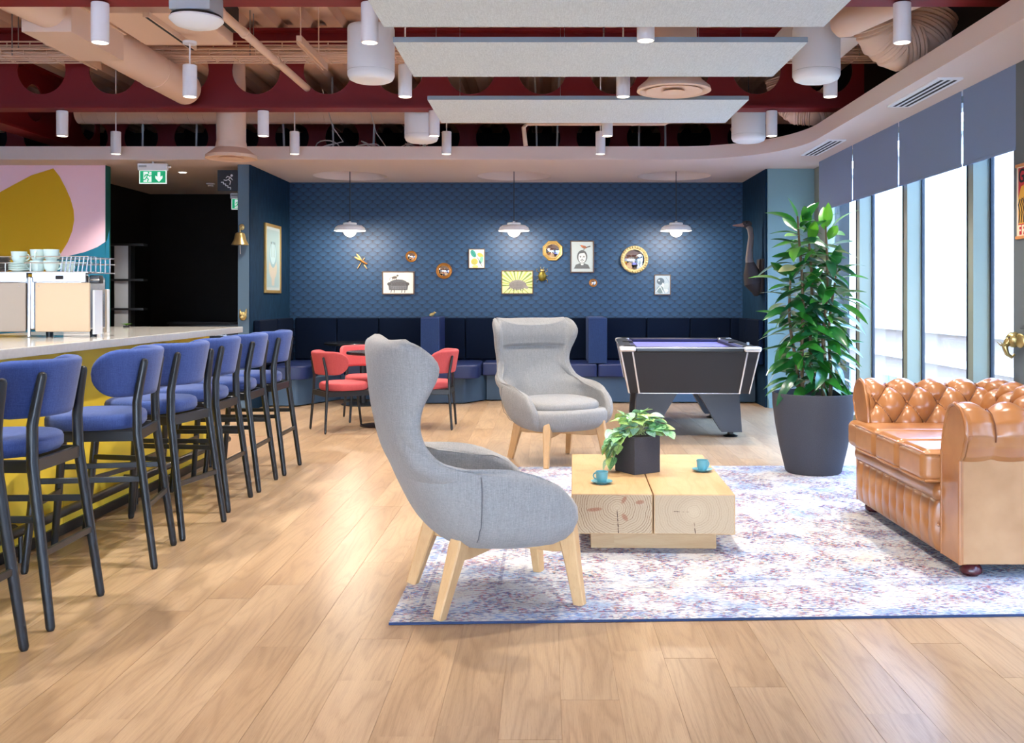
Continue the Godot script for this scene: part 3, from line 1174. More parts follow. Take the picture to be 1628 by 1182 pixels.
	solo("branch_pipe", G.new().tube([at(-0.2, 2.75, 9.6), at(-0.22, 2.93, 9.6), at(-0.18, 2.97, 9.6), at(1.17, 2.97, 9.6), at(1.22, 2.99, 9.6), at(1.24, 3.4, 9.6)], 0.022, 10), M.duct_paint, "thin level pipe below the smallest felt panel", "pipe")
	# ducts near the windows
	flex("crinkled peach flexible duct beside the nearest large speaker", [at(2.26, 3.55, 6.85), at(2.31, 3.30, 6.9), at(2.38, 3.14, 6.95), at(2.52, 3.05, 7.0), at(2.68, 3.09, 7.0), at(2.8, 3.3, 7.0)], 0.165)
	flex("crinkled flexible duct dipping behind the further beam", [at(2.30, 3.42, 9.6), at(2.36, 3.2, 9.6), at(2.46, 3.09, 9.55), at(2.6, 3.07, 9.5), at(2.8, 3.2, 9.5)], 0.14)
	solo("round_duct", G.new().tube([at(1.97, 3.06, 6.4), at(2.2, 3.13, 6.15), at(2.6, 3.25, 5.95)], 0.10, 24, true), M.duct_paint, "smooth peach duct end above the window side lights", "duct")
	solo("grille_box", G.new().rbox(at(2.12, 3.28, 7.64), Vector3(0.56, 0.16, 0.66), 0.008).tube([at(1.9, 3.35, 7.4), at(1.9, DECK, 7.4)], 0.005, 6).tube([at(2.3, 3.35, 7.9), at(2.3, DECK, 7.9)], 0.005, 6), M.white_paint, "white flat air box behind the speaker near the windows", "duct")
	# air diffusers
	var f := thing("air_diffuser", "round peach air diffuser hanging on a duct above the dark corridor", "diffuser", at(-3.05, 2.60, 9.45), 0.0, "round diffusers")
	part("duct", G.new().tube([Vector3(0, 0.12, 0), Vector3(0, 0.6, 0), Vector3(0, 1.13, 0)], [0.137, 0.137, 0.12], 24), M.duct_paint, f)
	part("cone", G.new().lathe([Vector2(0.14, 0.16), Vector2(0.15, 0.10), Vector2(0.24, 0.03), Vector2(0.245, 0.0), Vector2(0.22, -0.004), Vector2(0.15, 0.035), Vector2(0.0, 0.045)], 32), M.duct_paint, f)
	part("disc", G.new().lathe([Vector2(0, 0.012), Vector2(0.12, 0.006), Vector2(0.13, 0.0), Vector2(0, -0.004)], 28), M.duct_paint, f)
	var f2 := thing("air_diffuser", "round peach air diffuser between the two largest felt panels", "diffuser", at(0.905, 2.715, 6.9), 0.0, "round diffusers")
	part("cone", G.new().lathe([Vector2(0.16, 0.6), Vector2(0.16, 0.12), Vector2(0.2, 0.07), Vector2(0.255, 0.025), Vector2(0.262, 0.0), Vector2(0.24, -0.006), Vector2(0.2, 0.02), Vector2(0.0, 0.03)], 36), M.duct_paint, f2)
	part("ring", G.new().lathe([Vector2(0.10, 0.02), Vector2(0.19, 0.004), Vector2(0.2, -0.004), Vector2(0.19, -0.008), Vector2(0.10, 0.008)], 36), M.duct_paint, f2)
	part("disc", G.new().lathe([Vector2(0, 0.0), Vector2(0.075, -0.002), Vector2(0.085, -0.010), Vector2(0, -0.012)], 28), M.duct_paint, f2)
	# round grey speaker under a square box
	var gs := thing("ceiling_speaker", "grey square box with a white round dish near the top edge", "speaker", at(-2.0, 2.79, 5.58))
	part("box", G.new().rbox(Vector3(0, 0.14, 0), Vector3(0.235, 0.12, 0.235), 0.01), M.grey_plastic, gs)
	part("gasket", G.new().lathe([Vector2(0, 0.085), Vector2(0.14, 0.075), Vector2(0.145, 0.06), Vector2(0, 0.06)], 30), M.dark_grille, gs)
	part("dish", G.new().lathe([Vector2(0, 0.062), Vector2(0.148, 0.06), Vector2(0.15, 0.05), Vector2(0.12, 0.022), Vector2(0.06, 0.004), Vector2(0, 0)], 30), M.speaker_white, gs)
	part("rod", G.new().tube([Vector3(0, 0.2, 0), Vector3(0, 0.95, 0)], 0.006, 6), M.steel_rod, gs)
	# felt panels
	var px := [[4.35, 5.32, "pale grey felt acoustic panel cut by the top edge"], [5.64, 6.52, "pale grey felt acoustic panel, middle one of three"], [7.28, 8.24, "pale grey felt acoustic panel nearest the blue wall"]]
	for p in px:
		var t2 := thing("acoustic_panel", p[2], "acoustic panel", at(0.315, 2.745, (p[0] + p[1]) / 2), 0.0, "felt panels under the ceiling")
		part("panel", G.new().box(Vector3(0, 0.0, 0), Vector3(2.40, 0.03, p[1] - p[0])), M.felt_panel, t2)
		part("edge_strip", G.new().box(Vector3(0, 0.0, (p[1] - p[0]) / 2 + 0.002), Vector3(2.398, 0.029, 0.004)), M.felt_edge, t2)
		for x in [-1.0, -0.2, 0.9]:
			part("wire", G.new().tube([Vector3(x, 0.01, 0), Vector3(x, DECK - 2.765, 0)], 0.002, 5), M.steel_rod, t2)
	# linear grilles in the lowered ceiling
	for k in 2:
		var d: float = [6.97, 9.51][k]
		var v := thing("linear_grille", ["white slotted air grille above the blinds near the pier", "white slotted air grille above the blinds near the curved corner"][k], "vent", at(2.695, CEIL - 0.006, d), 0.0, "linear air grilles")
		part("frame", G.new().rbox(Vector3(0, 0, 0), Vector3(0.175, 0.014, 0.96), 0.003), M.white_metal, v)
		for i in 3:
			part("slot", G.new().box(Vector3(-0.045 + i * 0.045, -0.0055, 0), Vector3(0.022, 0.005, 0.9)), M.dark_grille, v)
	# coils of cable left on the lowered ceiling
	for k in 3:
		var g := G.new()
		var pth := []
		for j in 60:
			var a := j * 0.42
			pth.append(at([-1.98, -1.5, -2.45][k] + 0.12 * cos(a) + 0.002 * j, CEIL + 0.17 + 0.05 * sin(a * 0.5 + k) + 0.03 * sin(a * 1.3), 10.7 + 0.09 * sin(a)))
		g.tube(pth, 0.006, 6)
		g.tube([pth[-1], pth[-1] + Vector3(-0.1, 0.15, 0.06), pth[-1] + Vector3(-0.2, 0.55, 0.12)], 0.005, 6)
		solo("cable_coil", g, M.cable_grey, ["loose coil of pale cable on the lowered ceiling, largest one", "loose coil of pale cable lying nearest the large hanging speaker", "flat tangle of cable on the ledge nearest the dark corridor"][k], "cable", "coils of cable")
	var nth := ["first", "second", "third", "fourth", "fifth", "sixth", "seventh", "eighth", "ninth", "tenth", "eleventh"]
	var k_ := 0
	for x in [-4.55, -3.95, -3.7, -2.95, -2.4, -1.95, -1.55, -0.1, 0.12, 1.05, 1.35]:
		k_ += 1
		var r := solo("hanger_rod", G.new().tube([at(x, CEIL + 0.1, 11.0), at(x + 0.03 * sin(x * 9.0), DECK, 11.0)], 0.012, 6), M.grey_plastic, "thin metal strap in the dark void over the lowered ceiling, %s from the bar side" % nth[k_ - 1], "strap", "straps in the ceiling void")
	# corridor downlight and smoke detector
	var dl := thing("downlight", "small round lit downlight in the corridor ceiling", "light", at(-4.23, CEIL, 11.35))
	part("rim", G.new().lathe([Vector2(0, 0.0), Vector2(0.055, 0.0), Vector2(0.06, -0.006), Vector2(0.045, -0.008), Vector2(0.0, -0.006)], 24), M.white_metal, dl)
	part("lens", G.new().lathe([Vector2(0, -0.006), Vector2(0.044, -0.007), Vector2(0.04, -0.011), Vector2(0, -0.011)], 20), M.lamp_lens, dl)
	var sp := SpotLight3D.new()
	sp.name = "light"
	sp.light_energy = 0.5
	sp.light_size = 0.05
	sp.spot_angle = 50
	sp.spot_range = 20
	sp.spot_attenuation = 2.0
	sp.shadow_enabled = true
	sp.light_color = Color(1.0, 0.9, 0.78)
	dl.add_child(sp, true)
	sp.position = Vector3(0, -0.02, 0)
	sp.rotation.x = -PI / 2
	var sd := thing("smoke_detector", "small white smoke detector on the corridor ceiling", "detector", at(-4.3, CEIL, 12.5))
	part("base", G.new().lathe([Vector2(0, 0), Vector2(0.05, 0), Vector2(0.05, -0.015), Vector2(0, -0.02)], 20), M.white_paint, sd)
	part("head", G.new().lathe([Vector2(0, -0.018), Vector2(0.03, -0.02), Vector2(0.035, -0.04), Vector2(0, -0.05)], 20), M.white_paint, sd)


func flex(label: String, path: Array, r: float) -> void:
	var c := Curve3D.new()
	for i in path.size():
		var tan_: Vector3 = (path[mini(i + 1, path.size() - 1)] - path[maxi(i - 1, 0)]) / 6.0
		c.add_point(path[i], -tan_, tan_)
	var pts := []
	var rs := []
	var n := 110
	for i in n:
		pts.append(c.sample_baked(c.get_baked_length() * i / (n - 1)))
		rs.append(r * (1.0 + 0.05 * sin(i * 2.1) + 0.03 * sin(i * 0.8)))
	solo("flexible_duct", G.new().tube(pts, rs, 22), M.duct_paint, label, "duct", "flexible ducts", 60.0)


func pendant(label: String, where: Vector3, rod: float) -> Node3D:
	var t := thing("pendant_light", label, "light", where, 0.0, "white cylinder lights")
	part("cylinder", G.new().lathe([Vector2(0.0, 0.235), Vector2(0.048, 0.235), Vector2(0.051, 0.232), Vector2(0.051, 0.003), Vector2(0.048, 0.0), Vector2(0.044, 0.0), Vector2(0.044, 0.02), Vector2(0, 0.02)], 28), M.white_metal, t)
	part("lens", G.new().lathe([Vector2(0, 0.012), Vector2(0.0435, 0.010), Vector2(0.0435, 0.004), Vector2(0, 0.002)], 24), M.lamp_lens, t)
	if rod > 0.0:
		part("rod", G.new().tube([Vector3(0, 0.23, 0), Vector3(0, rod, 0)], 0.006, 8), M.white_metal, t)
		part("canopy", G.new().lathe([Vector2(0, rod - 0.02), Vector2(0.05, rod - 0.02), Vector2(0.05, rod), Vector2(0, rod)], 20), M.white_metal, t)
	var sp := SpotLight3D.new()
	sp.name = "light"
	sp.light_energy = LAMP
	sp.light_color = Color(1.0, 0.97, 0.93)
	sp.light_size = 0.04
	sp.spot_angle = 52
	sp.spot_angle_attenuation = 0.6
	sp.spot_range = 20
	sp.spot_attenuation = 2.0
	sp.shadow_enabled = true
	t.add_child(sp, true)
	sp.position = Vector3(0, -0.01, 0)
	sp.rotation.x = -PI / 2
	return t


func light_grid() -> void:
	var cols := [-4.5, -2.63, -1.04, 0.57, 2.1]
	var rows := [10.2, 9.07, 7.2, 5.75, 4.2, 2.6, 1.0, -0.8, -2.6, -4.4]
	var rowname := ["in the row before the blue wall", "under the far red beam", "in the row between the beams", "under the beam cut by the top edge"]
	var colname := ["far over the bar", "above the bar stools", "above the aisle", "above the coffee table", "nearest the windows"]
	var protos := {}
	for i in rows.size():
		for j in cols.size():
			if (j == 4 and i == 0) or (j == 0 and (i == 2 or i == 3)):
				continue
			var label: String = "white cylinder light %s, %s" % [rowname[mini(i, 3)], colname[j]]
			if i > 3:
				label = "white cylinder pendant light overhead, out of view"
			if i > 4 and j > 1:
				continue
			var h: float = 2.735 if i == 2 else 2.755
			var where := at(cols[j], h, rows[i])
			var kind := "flush" if i == 1 or i == 3 else "short" if i == 2 and j == 1 else "long"
			if i == 3 and j == 3:
				where = at(cols[j], 2.72, 5.575)
				kind = "long"
			if not protos.has(kind):
				protos[kind] = pendant(label, where, {"flush": 0.0, "short": 0.41, "long": 0.99}[kind])
			else:
				copy(protos[kind], label, where)
	# large hanging speakers
	var where := [[-1.22, 6.8, "large white hanging speaker beside the largest felt panels"], [1.885, 6.8, "large white hanging speaker nearest the windows"], [-1.207, 9.45, "small looking white speaker hanging under the far beam, aisle side"], [1.963, 9.45, "white hanging speaker under the far beam, window side"]]
	var sproto: Node3D = null
	for w in where:
		if sproto == null:
			sproto = thing("hanging_speaker", w[2], "speaker", at(w[0], 2.755, w[1]), 0.0, "hanging speakers")
			part("body", G.new().lathe([Vector2(0.0, 0.40), Vector2(0.10, 0.40), Vector2(0.158, 0.385), Vector2(0.163, 0.37), Vector2(0.163, 0.075), Vector2(0.0, 0.075)], 40), M.speaker_white, sproto)
			part("grille", G.new().lathe([Vector2(0.0, 0.074), Vector2(0.160, 0.074), Vector2(0.163, 0.07), Vector2(0.163, 0.045), Vector2(0.15, 0.018), Vector2(0.12, 0.004), Vector2(0, -0.002)], 40), M.speaker_white, sproto)
			part("wire", G.new().tube([Vector3(0, 0.39, 0), Vector3(0, DECK - 2.755, 0)], 0.004, 6), M.steel_rod, sproto)
		else:
			copy(sproto, w[2], at(w[0], 2.755, w[1]))
	# three shaded pendants in the nook
	var pproto: Node3D = null
	var pl := ["white shaded pendant lamp over the dining chairs", "white shaded pendant lamp over the back of the wing chair", "white shaded pendant lamp over the pool table"]
	for i in 3:
		var x: float = [-2.365, -0.386, 1.57][i]
		if pproto == null:
			pproto = thing("shade_pendant", pl[i], "lamp", at(x, 2.0, 11.76), 0.0, "shaded pendants in front of the blue wall")
			part("shade", G.new().lathe([Vector2(0.05, 0.134), Vector2(0.10, 0.131), Vector2(0.145, 0.122), Vector2(0.172, 0.102), Vector2(0.186, 0.072), Vector2(0.190, 0.060), Vector2(0.184, 0.058), Vector2(0.166, 0.092), Vector2(0.14, 0.112), Vector2(0.09, 0.122), Vector2(0.05, 0.124)], 40), M.white_metal, pproto)
			part("cap", G.new().lathe([Vector2(0, 0.175), Vector2(0.015, 0.173), Vector2(0.016, 0.16), Vector2(0.075, 0.158), Vector2(0.082, 0.152), Vector2(0.082, 0.13), Vector2(0, 0.13)], 28), M.white_metal, pproto)
			part("globe", G.new().ball(Vector3(0, 0.055, 0), Vector3(0.076, 0.07, 0.076), 24, 15), M.globe, pproto)
			part("cord", G.new().tube([Vector3(0, 0.17, 0), Vector3(0, CEIL + 0.125 - 2.0, 0)], 0.0055, 6), M.black_metal, pproto)
			var l := OmniLight3D.new()
			l.name = "light"
			l.light_energy = 1.8
			l.light_color = Color(1.0, 0.93, 0.85)
			l.light_size = 0.07
			l.omni_range = 20
			l.omni_attenuation = 2.0
			l.shadow_enabled = true
			pproto.add_child(l, true)
			l.position = Vector3(0, 0.04, 0)
		else:
			copy(pproto, pl[i], at(x, 2.0, 11.76))


# ---------------------------------------------------------------- the bar

func bar() -> void:
	solo("countertop", rx(-3.35, -2.33, 0.984, 1.03, 1.2, 7.5, 0.006, 1), M.counter_stone, "pale polished stone countertop along the yellow bar", "countertop")
	var b := thing("bar_counter", "yellow panelled bar front behind the blue stools", "bar counter", at(-2.56, 0, 4.3))
	var d := 1.33
	while d < 7.4:
		var d1 := minf(d + 1.28, 7.42)
		part("panel", G.new().rbox(Vector3(-0.012, 0.517, -(d + d1) / 2 + 4.3), Vector3(0.024, 0.93, d1 - d - 0.004), 0.002), M.bar_yellow, b)
		d = d1
	part("carcass", G.new().box(Vector3(-0.31, 0.49, 0.0), Vector3(0.56, 0.98, 6.1)), M.void_black, b)
	part("end_panel", G.new().box(Vector3(-0.31, 0.52, -3.11), Vector3(0.60, 0.92, 0.02)), M.bar_yellow, b)
	part("kickboard", G.new().box(Vector3(0.006, 0.026, 0.0), Vector3(0.014, 0.052, 6.2)), M.black_metal, b)
	var f := thing("foot_rail", "black tubular foot rail along the foot of the yellow bar", "foot rail", at(-2.478, 0.15, 4.4))
	part("rail", G.new().tube([Vector3(0, 0, 3.1), Vector3(0, 0, -3.2)], 0.024, 12, true), M.black_metal, f)
	for z in [2.4, 1.1, -0.2, -1.5, -2.8]:
		part("bracket", G.new().tube([Vector3(0, 0, z), Vector3(-0.03, 0.02, z), Vector3(-0.075, 0.02, z)], 0.012, 8), M.black_metal, f)
		part("bracket", G.new().tube([Vector3(0, 0, z), Vector3(0, -0.15, z)], 0.011, 8), M.black_metal, f)


const NTH := ["at the bottom of", "second from the bottom of", "third from the bottom of", "fourth from the bottom of", "fifth from the bottom of", "sixth from the bottom of", "seventh from the bottom of", "eighth from the bottom of", "on top of"]


func plates(stack: String, label: String, where: Vector3, n: int, r: float, m: Material, step: float, group: String) -> void:
	var shape := G.new().lathe([Vector2(0, 0.0), Vector2(r * 0.55, 0.0), Vector2(r * 0.6, 0.003), Vector2(r, 0.012), Vector2(r, 0.015), Vector2(r * 0.58, 0.006), Vector2(0, 0.005)], 22).mesh()
	for i in n:
		var o := solo(stack, shape, m, label % (NTH[i] if i < n - 1 else NTH[8]), "plate", group)
		o.position = where + Vector3(0, step * i, 0)


func cup_shape(r: float, h: float) -> G:
	return G.new().lathe([Vector2(0, 0.0), Vector2(r * 0.62, 0.0), Vector2(r * 0.68, 0.004), Vector2(r * 0.9, h * 0.35), Vector2(r, h), Vector2(r * 0.93, h), Vector2(r * 0.83, h * 0.36), Vector2(r * 0.6, 0.006), Vector2(0, 0.005)], 22)


func handle_shape(r: float, h: float) -> G:
	var p := []
	for i in 9:
		var a := -PI / 2 + PI * i / 8.0
		p.append(Vector3(r * 0.88 + cos(a) * h * 0.34, h * 0.52 + sin(a) * h * 0.30, 0))
	return G.new().tube(p, h * 0.075, 7)


func bar_goods() -> void:
	# the coffee machine stands on the counter with its back to the room
	var top := 1.03
	var m := thing("coffee_machine", "large coffee machine with pale wooden back panels on the counter", "coffee machine", at(-2.885, top, 5.45))
	part("body", G.new().rbox(Vector3(-0.17, 0.19, -0.17), Vector3(0.90, 0.30, 0.30), 0.01), M.steel, m)
	part("back_panel", G.new().rbox(Vector3(0.182, 0.168, -0.005), Vector3(0.305, 0.275, 0.014), 0.006, 2), M.panel_beech, m, "pale beech back panel")
	part("back_panel", G.new().rbox(Vector3(-0.19, 0.168, 0.03), Vector3(0.34, 0.275, 0.014), 0.006, 2, Basis(Vector3.UP, 0.22)), M.panel_steel, m, "grey brushed back panel")
	part("post", G.new().rbox(Vector3(0.004, 0.17, 0.015), Vector3(0.014, 0.335, 0.014), 0.003), M.steel, m)
	part("top_band", G.new().rbox(Vector3(0.16, 0.335, -0.02), Vector3(0.30, 0.055, 0.04), 0.004), M.steel, m)
	part("top_band", G.new().rbox(Vector3(-0.2, 0.335, 0.02), Vector3(0.36, 0.055, 0.04), 0.004, 1, Basis(Vector3.UP, 0.22)), M.steel, m)
	part("badge", G.new().box(Vector3(0.165, 0.335, 0.002), Vector3(0.042, 0.021, 0.004)), M.dark_grille, m)
	part("screw", G.new().ball(Vector3(-0.055, 0.285, 0.008), Vector3(0.004, 0.004, 0.003), 8, 5), M.steel, m)
	part("screw", G.new().ball(Vector3(0.05, 0.285, 0.004), Vector3(0.004, 0.004, 0.003), 8, 5), M.steel, m)
	part("steam_knob", G.new().rbox(Vector3(0.345, 0.325, -0.06), Vector3(0.055, 0.045, 0.06), 0.006), M.black_plastic, m)
	part("steam_handle", G.new().tube([Vector3(0.33, 0.322, -0.025), Vector3(0.372, 0.322, -0.025)], 0.006, 8, true), M.steel, m)
	part("drip_edge", G.new().rbox(Vector3(0.342, 0.14, -0.08), Vector3(0.012, 0.25, 0.1), 0.003), M.white_metal, m)
	for x in [-0.3, 0.05, 0.3]:
		part("foot", G.new().lathe([Vector2(0, 0), Vector2(0.018, 0), Vector2(0.022, 0.04), Vector2(0, 0.042)], 12, Transform3D(Basis(), Vector3(x, 0, -0.12))), M.black_plastic, m)
	var rack := G.new()
	var ry := 0.365
	for h in [0.0, 0.05, 0.085]:
		var reach := 0.34 if h < 0.07 else 0.34
		rack.tube([Vector3(-0.62, ry + h, 0.03), Vector3(reach, ry + h, 0.03), Vector3(reach, ry + h, -0.30), Vector3(-0.62, ry + h, -0.30)], 0.0035, 6)
	for x in [-0.5, -0.37, -0.24, -0.12, 0.02]:
		rack.tube([Vector3(x, ry, 0.03), Vector3(x, ry + 0.05, 0.03)], 0.003, 5)
	for i in 7:
		var x := 0.20 + i * 0.0235
		rack.tube([Vector3(x - 0.012, ry, 0.03), Vector3(x, ry + 0.085, 0.03)], 0.004, 6)
	for i in 5:
		rack.tube([Vector3(0.34, ry, 0.0 - i * 0.06), Vector3(0.34, ry + 0.085, 0.0 - i * 0.06)], 0.004, 6)
	rack.box(Vector3(-0.14, ry - 0.002, -0.135), Vector3(0.96, 0.004, 0.33))
	part("cup_rail", rack, M.steel, m, "wire rail round the cup shelf")
	var base := at(-2.885, top + ry + 0.002, 5.45)
	plates("saucer", "pale saucer %s the stack at the outer end of the machine", base + Vector3(-0.30, 0, -0.02), 8, 0.062, M.cup_mint, 0.009, "pale saucers on the machine")
	plates("saucer", "dark saucer %s the stack on the machine", base + Vector3(-0.185, 0, -0.02), 9, 0.058, M.plate_dark, 0.009, "dark saucers on the machine")
	plates("saucer", "pale saucer %s the short middle stack on the machine", base + Vector3(-0.06, 0, 0.0), 5, 0.055, M.cup_mint, 0.009, "pale saucers in the middle of the machine")
	var cs := cup_shape(0.041, 0.062).mesh()
	var hs := handle_shape(0.041, 0.062).mesh()
	var names := ["mint cup standing upside down on saucers", "mint cup in the back row beside the dark saucers", "mint cup in the front row at the middle of the machine", "mint cup stacked on the front row", "mint cup second from the wire rail end", "mint cup stacked near the wire rail end", "mint cup nearest the open wire rail"]
	var spots := [Vector3(-0.06, 0.05, 0), Vector3(-0.06, 0.0, -0.13), Vector3(0.035, 0.0, -0.02), Vector3(0.035, 0.0625, -0.02), Vector3(0.115, 0.0, -0.01), Vector3(0.115, 0.0625, -0.01), Vector3(0.16, 0.0, -0.11)]
	for i in spots.size():
		var c := thing("cup", names[i], "cup", base + spots[i], 1.0 + i * 1.3, "mint cups on the coffee machine")
		part("bowl", cs, M.cup_mint, c)
		part("handle", hs, M.cup_mint, c)
	# tall metal trays on end beside the machine
	var shades := ["white_metal", "steel", "panel_steel", "white_metal"]
	var labels := ["upright white tray nearest the coffee machine", "upright polished steel tray beside the white one", "upright dull steel tray in the row", "upright white tray nearest the dark corridor"]
	for i in 4:
		solo("tray", rx(-3.02, -2.80, top, top + 0.275, 6.10 + i * 0.042, 6.135 + i * 0.042, 0.004, 1), M[shades[i]], labels[i], "tray", "trays standing on the counter")
	var p := thing("plant_sprig", "small green sprig of leaves on the counter end near the corridor", "plant", at(-3.15, 1.03, 7.32))
	part("pot", G.new().lathe([Vector2(0, 0), Vector2(0.022, 0), Vector2(0.026, 0.012), Vector2(0, 0.012)], 14), M.pot_black, p)
	for i in 9:
		var a := i * 2.4
		part("leaf", leaf_shape(0.05, 0.022, 0.3), M.leaf_3, p).transform = Transform3D(Basis(Vector3.UP, a) * Basis(Vector3.RIGHT, 0.6), Vector3(0, 0.012, 0))
	# shelving in the corridor
	var s := thing("shelf_unit", "grey backed shelf unit with black shelves in the dark corridor", "shelf", at(-4.92, 0, 11.35))
	part("back", G.new().box(Vector3(-0.02, 0.93, 0.0), Vector3(0.16, 1.86, 0.02)), M.grey_plastic, s)
	part("side", G.new().box(Vector3(0.075, 0.93, -0.05), Vector3(0.03, 1.86, 0.12)), M.black_metal, s)
	for h in [0.75, 1.12, 1.46, 1.87]:
		part("shelf", G.new().box(Vector3(0.05, h, -0.02), Vector3(0.40, 0.025, 0.12)), M.black_metal, s)
	var k := thing("low_cabinet", "low black cabinet at the end of the dark corridor", "cabinet", at(-4.55, 0, 13.2))
	part("body", G.new().rbox(Vector3(0, 0.45, 0), Vector3(0.95, 0.9, 0.4), 0.01), M.black_plastic, k)
	part("top", G.new().rbox(Vector3(0, 0.915, 0), Vector3(1.0, 0.03, 0.44), 0.006), M.dark_grille, k)
	part("handle", G.new().box(Vector3(0.2, 0.75, 0.205), Vector3(0.2, 0.015, 0.012)), M.steel, k)


# ---------------------------------------------------------------- seats

# a cushioned sheet: mid points in rows of w, given a rounded edge and thickness t(i) on both sides
func padded(mid: PackedVector3Array, w: int, thick: float, edge := -1.0, extra := PackedFloat32Array()) -> G:
	var h := mid.size() / w
	if edge < 0.0:
		edge = thick / 2
	var rim := PackedVector3Array()
	for j in w:
		rim.append(mid[j])
		rim.append(mid[(h - 1) * w + j])
	for i in h:
		rim.append(mid[i * w])
		rim.append(mid[i * w + w - 1])
	var outer := PackedVector3Array()
	var inner := PackedVector3Array()
	for i in h:
		for j in w:
			var p := mid[i * w + j]
			var du := mid[i * w + mini(j + 1, w - 1)] - mid[i * w + maxi(j - 1, 0)]
			var dv := mid[mini(i + 1, h - 1) * w + j] - mid[maxi(i - 1, 0) * w + j]
			if du.length() < 1e-5:
				var ii := clampi(i, 2, h - 3)
				du = mid[ii * w + mini(j + 1, w - 1)] - mid[ii * w + maxi(j - 1, 0)]
			if dv.length() < 1e-5:
				var jj := clampi(j, 2, w - 3)
				dv = mid[mini(i + 1, h - 1) * w + jj] - mid[maxi(i - 1, 0) * w + jj]
			var n := du.cross(dv).normalized()
			var best := 1e9
			for q in rim:
				best = minf(best, p.distance_squared_to(q))
			var e := clampf(sqrt(best) / edge, 0.0, 1.0)
			var t := thick / 2 * sqrt(maxf(0.0, 1.0 - (1.0 - e) * (1.0 - e)))
			outer.append(p + n * t)
			inner.append(p - n * (t + (extra[i * w + j] * e if extra.size() else 0.0)))
	var pv := outer
	pv.append_array(inner)
	var pt := PackedInt32Array()
	var o := h * w
	for i in h - 1:
		for j in w - 1:
			var a := i * w + j
			pt.append_array([a, a + 1, a + w + 1, a, a + w + 1, a + w])
			pt.append_array([o + a, o + a + w + 1, o + a + 1, o + a, o + a + w, o + a + w + 1])
	for j in w - 1:
		var b := (h - 1) * w + j
		pt.append_array([j, o + j + 1, j + 1, j, o + j, o + j + 1])
		pt.append_array([b, b + 1, o + b + 1, b, o + b + 1, o + b])
	for i in h - 1:
		var a := i * w
		var b := i * w + w - 1
		pt.append_array([a, a + w, o + a + w, a, o + a + w, o + a])
		pt.append_array([b, o + b + w, b + w, b, o + b, o + b + w])
	return G.new().put(pv, pt)


# values from -1 to 1, closer together towards the ends
func spread(n: int, power := 0.75) -> PackedFloat32Array:
	var p := PackedFloat32Array()
	for i in n:
		var t := -1.0 + 2.0 * i / (n - 1)
		p.append(lerpf(t, sin(t * PI / 2), power))
	return p


func round_back(r0: float, r1: float, h0: float, h1: float, half: float, thick: float, cx := 0.0) -> G:
	var w := 33
	var mid := PackedVector3Array()
	var us := spread(w, 0.85)
	for v in spread(15, 0.85):
		for u in us:
			var s := absf(u)
			var hh := (h1 - h0) / 2 * sqrt(maxf(0.0, 1.0 - pow(maxf(0.0, (s - 0.62) / 0.38), 2.4)))
			var y: float = (h0 + h1) / 2 + v * hh
			var r := lerpf(r0, r1, (y - h0) / (h1 - h0))
			var a: float = u * half
			mid.append(Vector3(cx + r * cos(a), y, r * 0.97 * sin(a)))
	return padded(mid, w, thick)


func seat_cushion(rw: float, rd: float, h0: float, h1: float) -> G:
	var rings := []
	var n := 40
	var e := 0.026
	var prof := [[-0.10, h0], [-0.012, h0 + 0.002], [0.0, h0 + 0.018], [0.0, h1 - e], [-0.007, h1 - 0.010], [-0.022, h1 - 0.002], [-0.06, h1 + 0.002], [-0.14, h1 + 0.004]]
	for p in prof:
		var ring := PackedVector3Array()
		for j in n:
			var a := TAU * j / n
			var c := cos(a)
			var s := sin(a)
			var k := pow(pow(absf(c), 2.6) + pow(absf(s), 2.6), -1.0 / 2.6)
			ring.append(Vector3(c * k * (rd + p[0]), p[1], s * k * (rw + p[0])))
		rings.append(ring)
	return G.new().loft(rings)


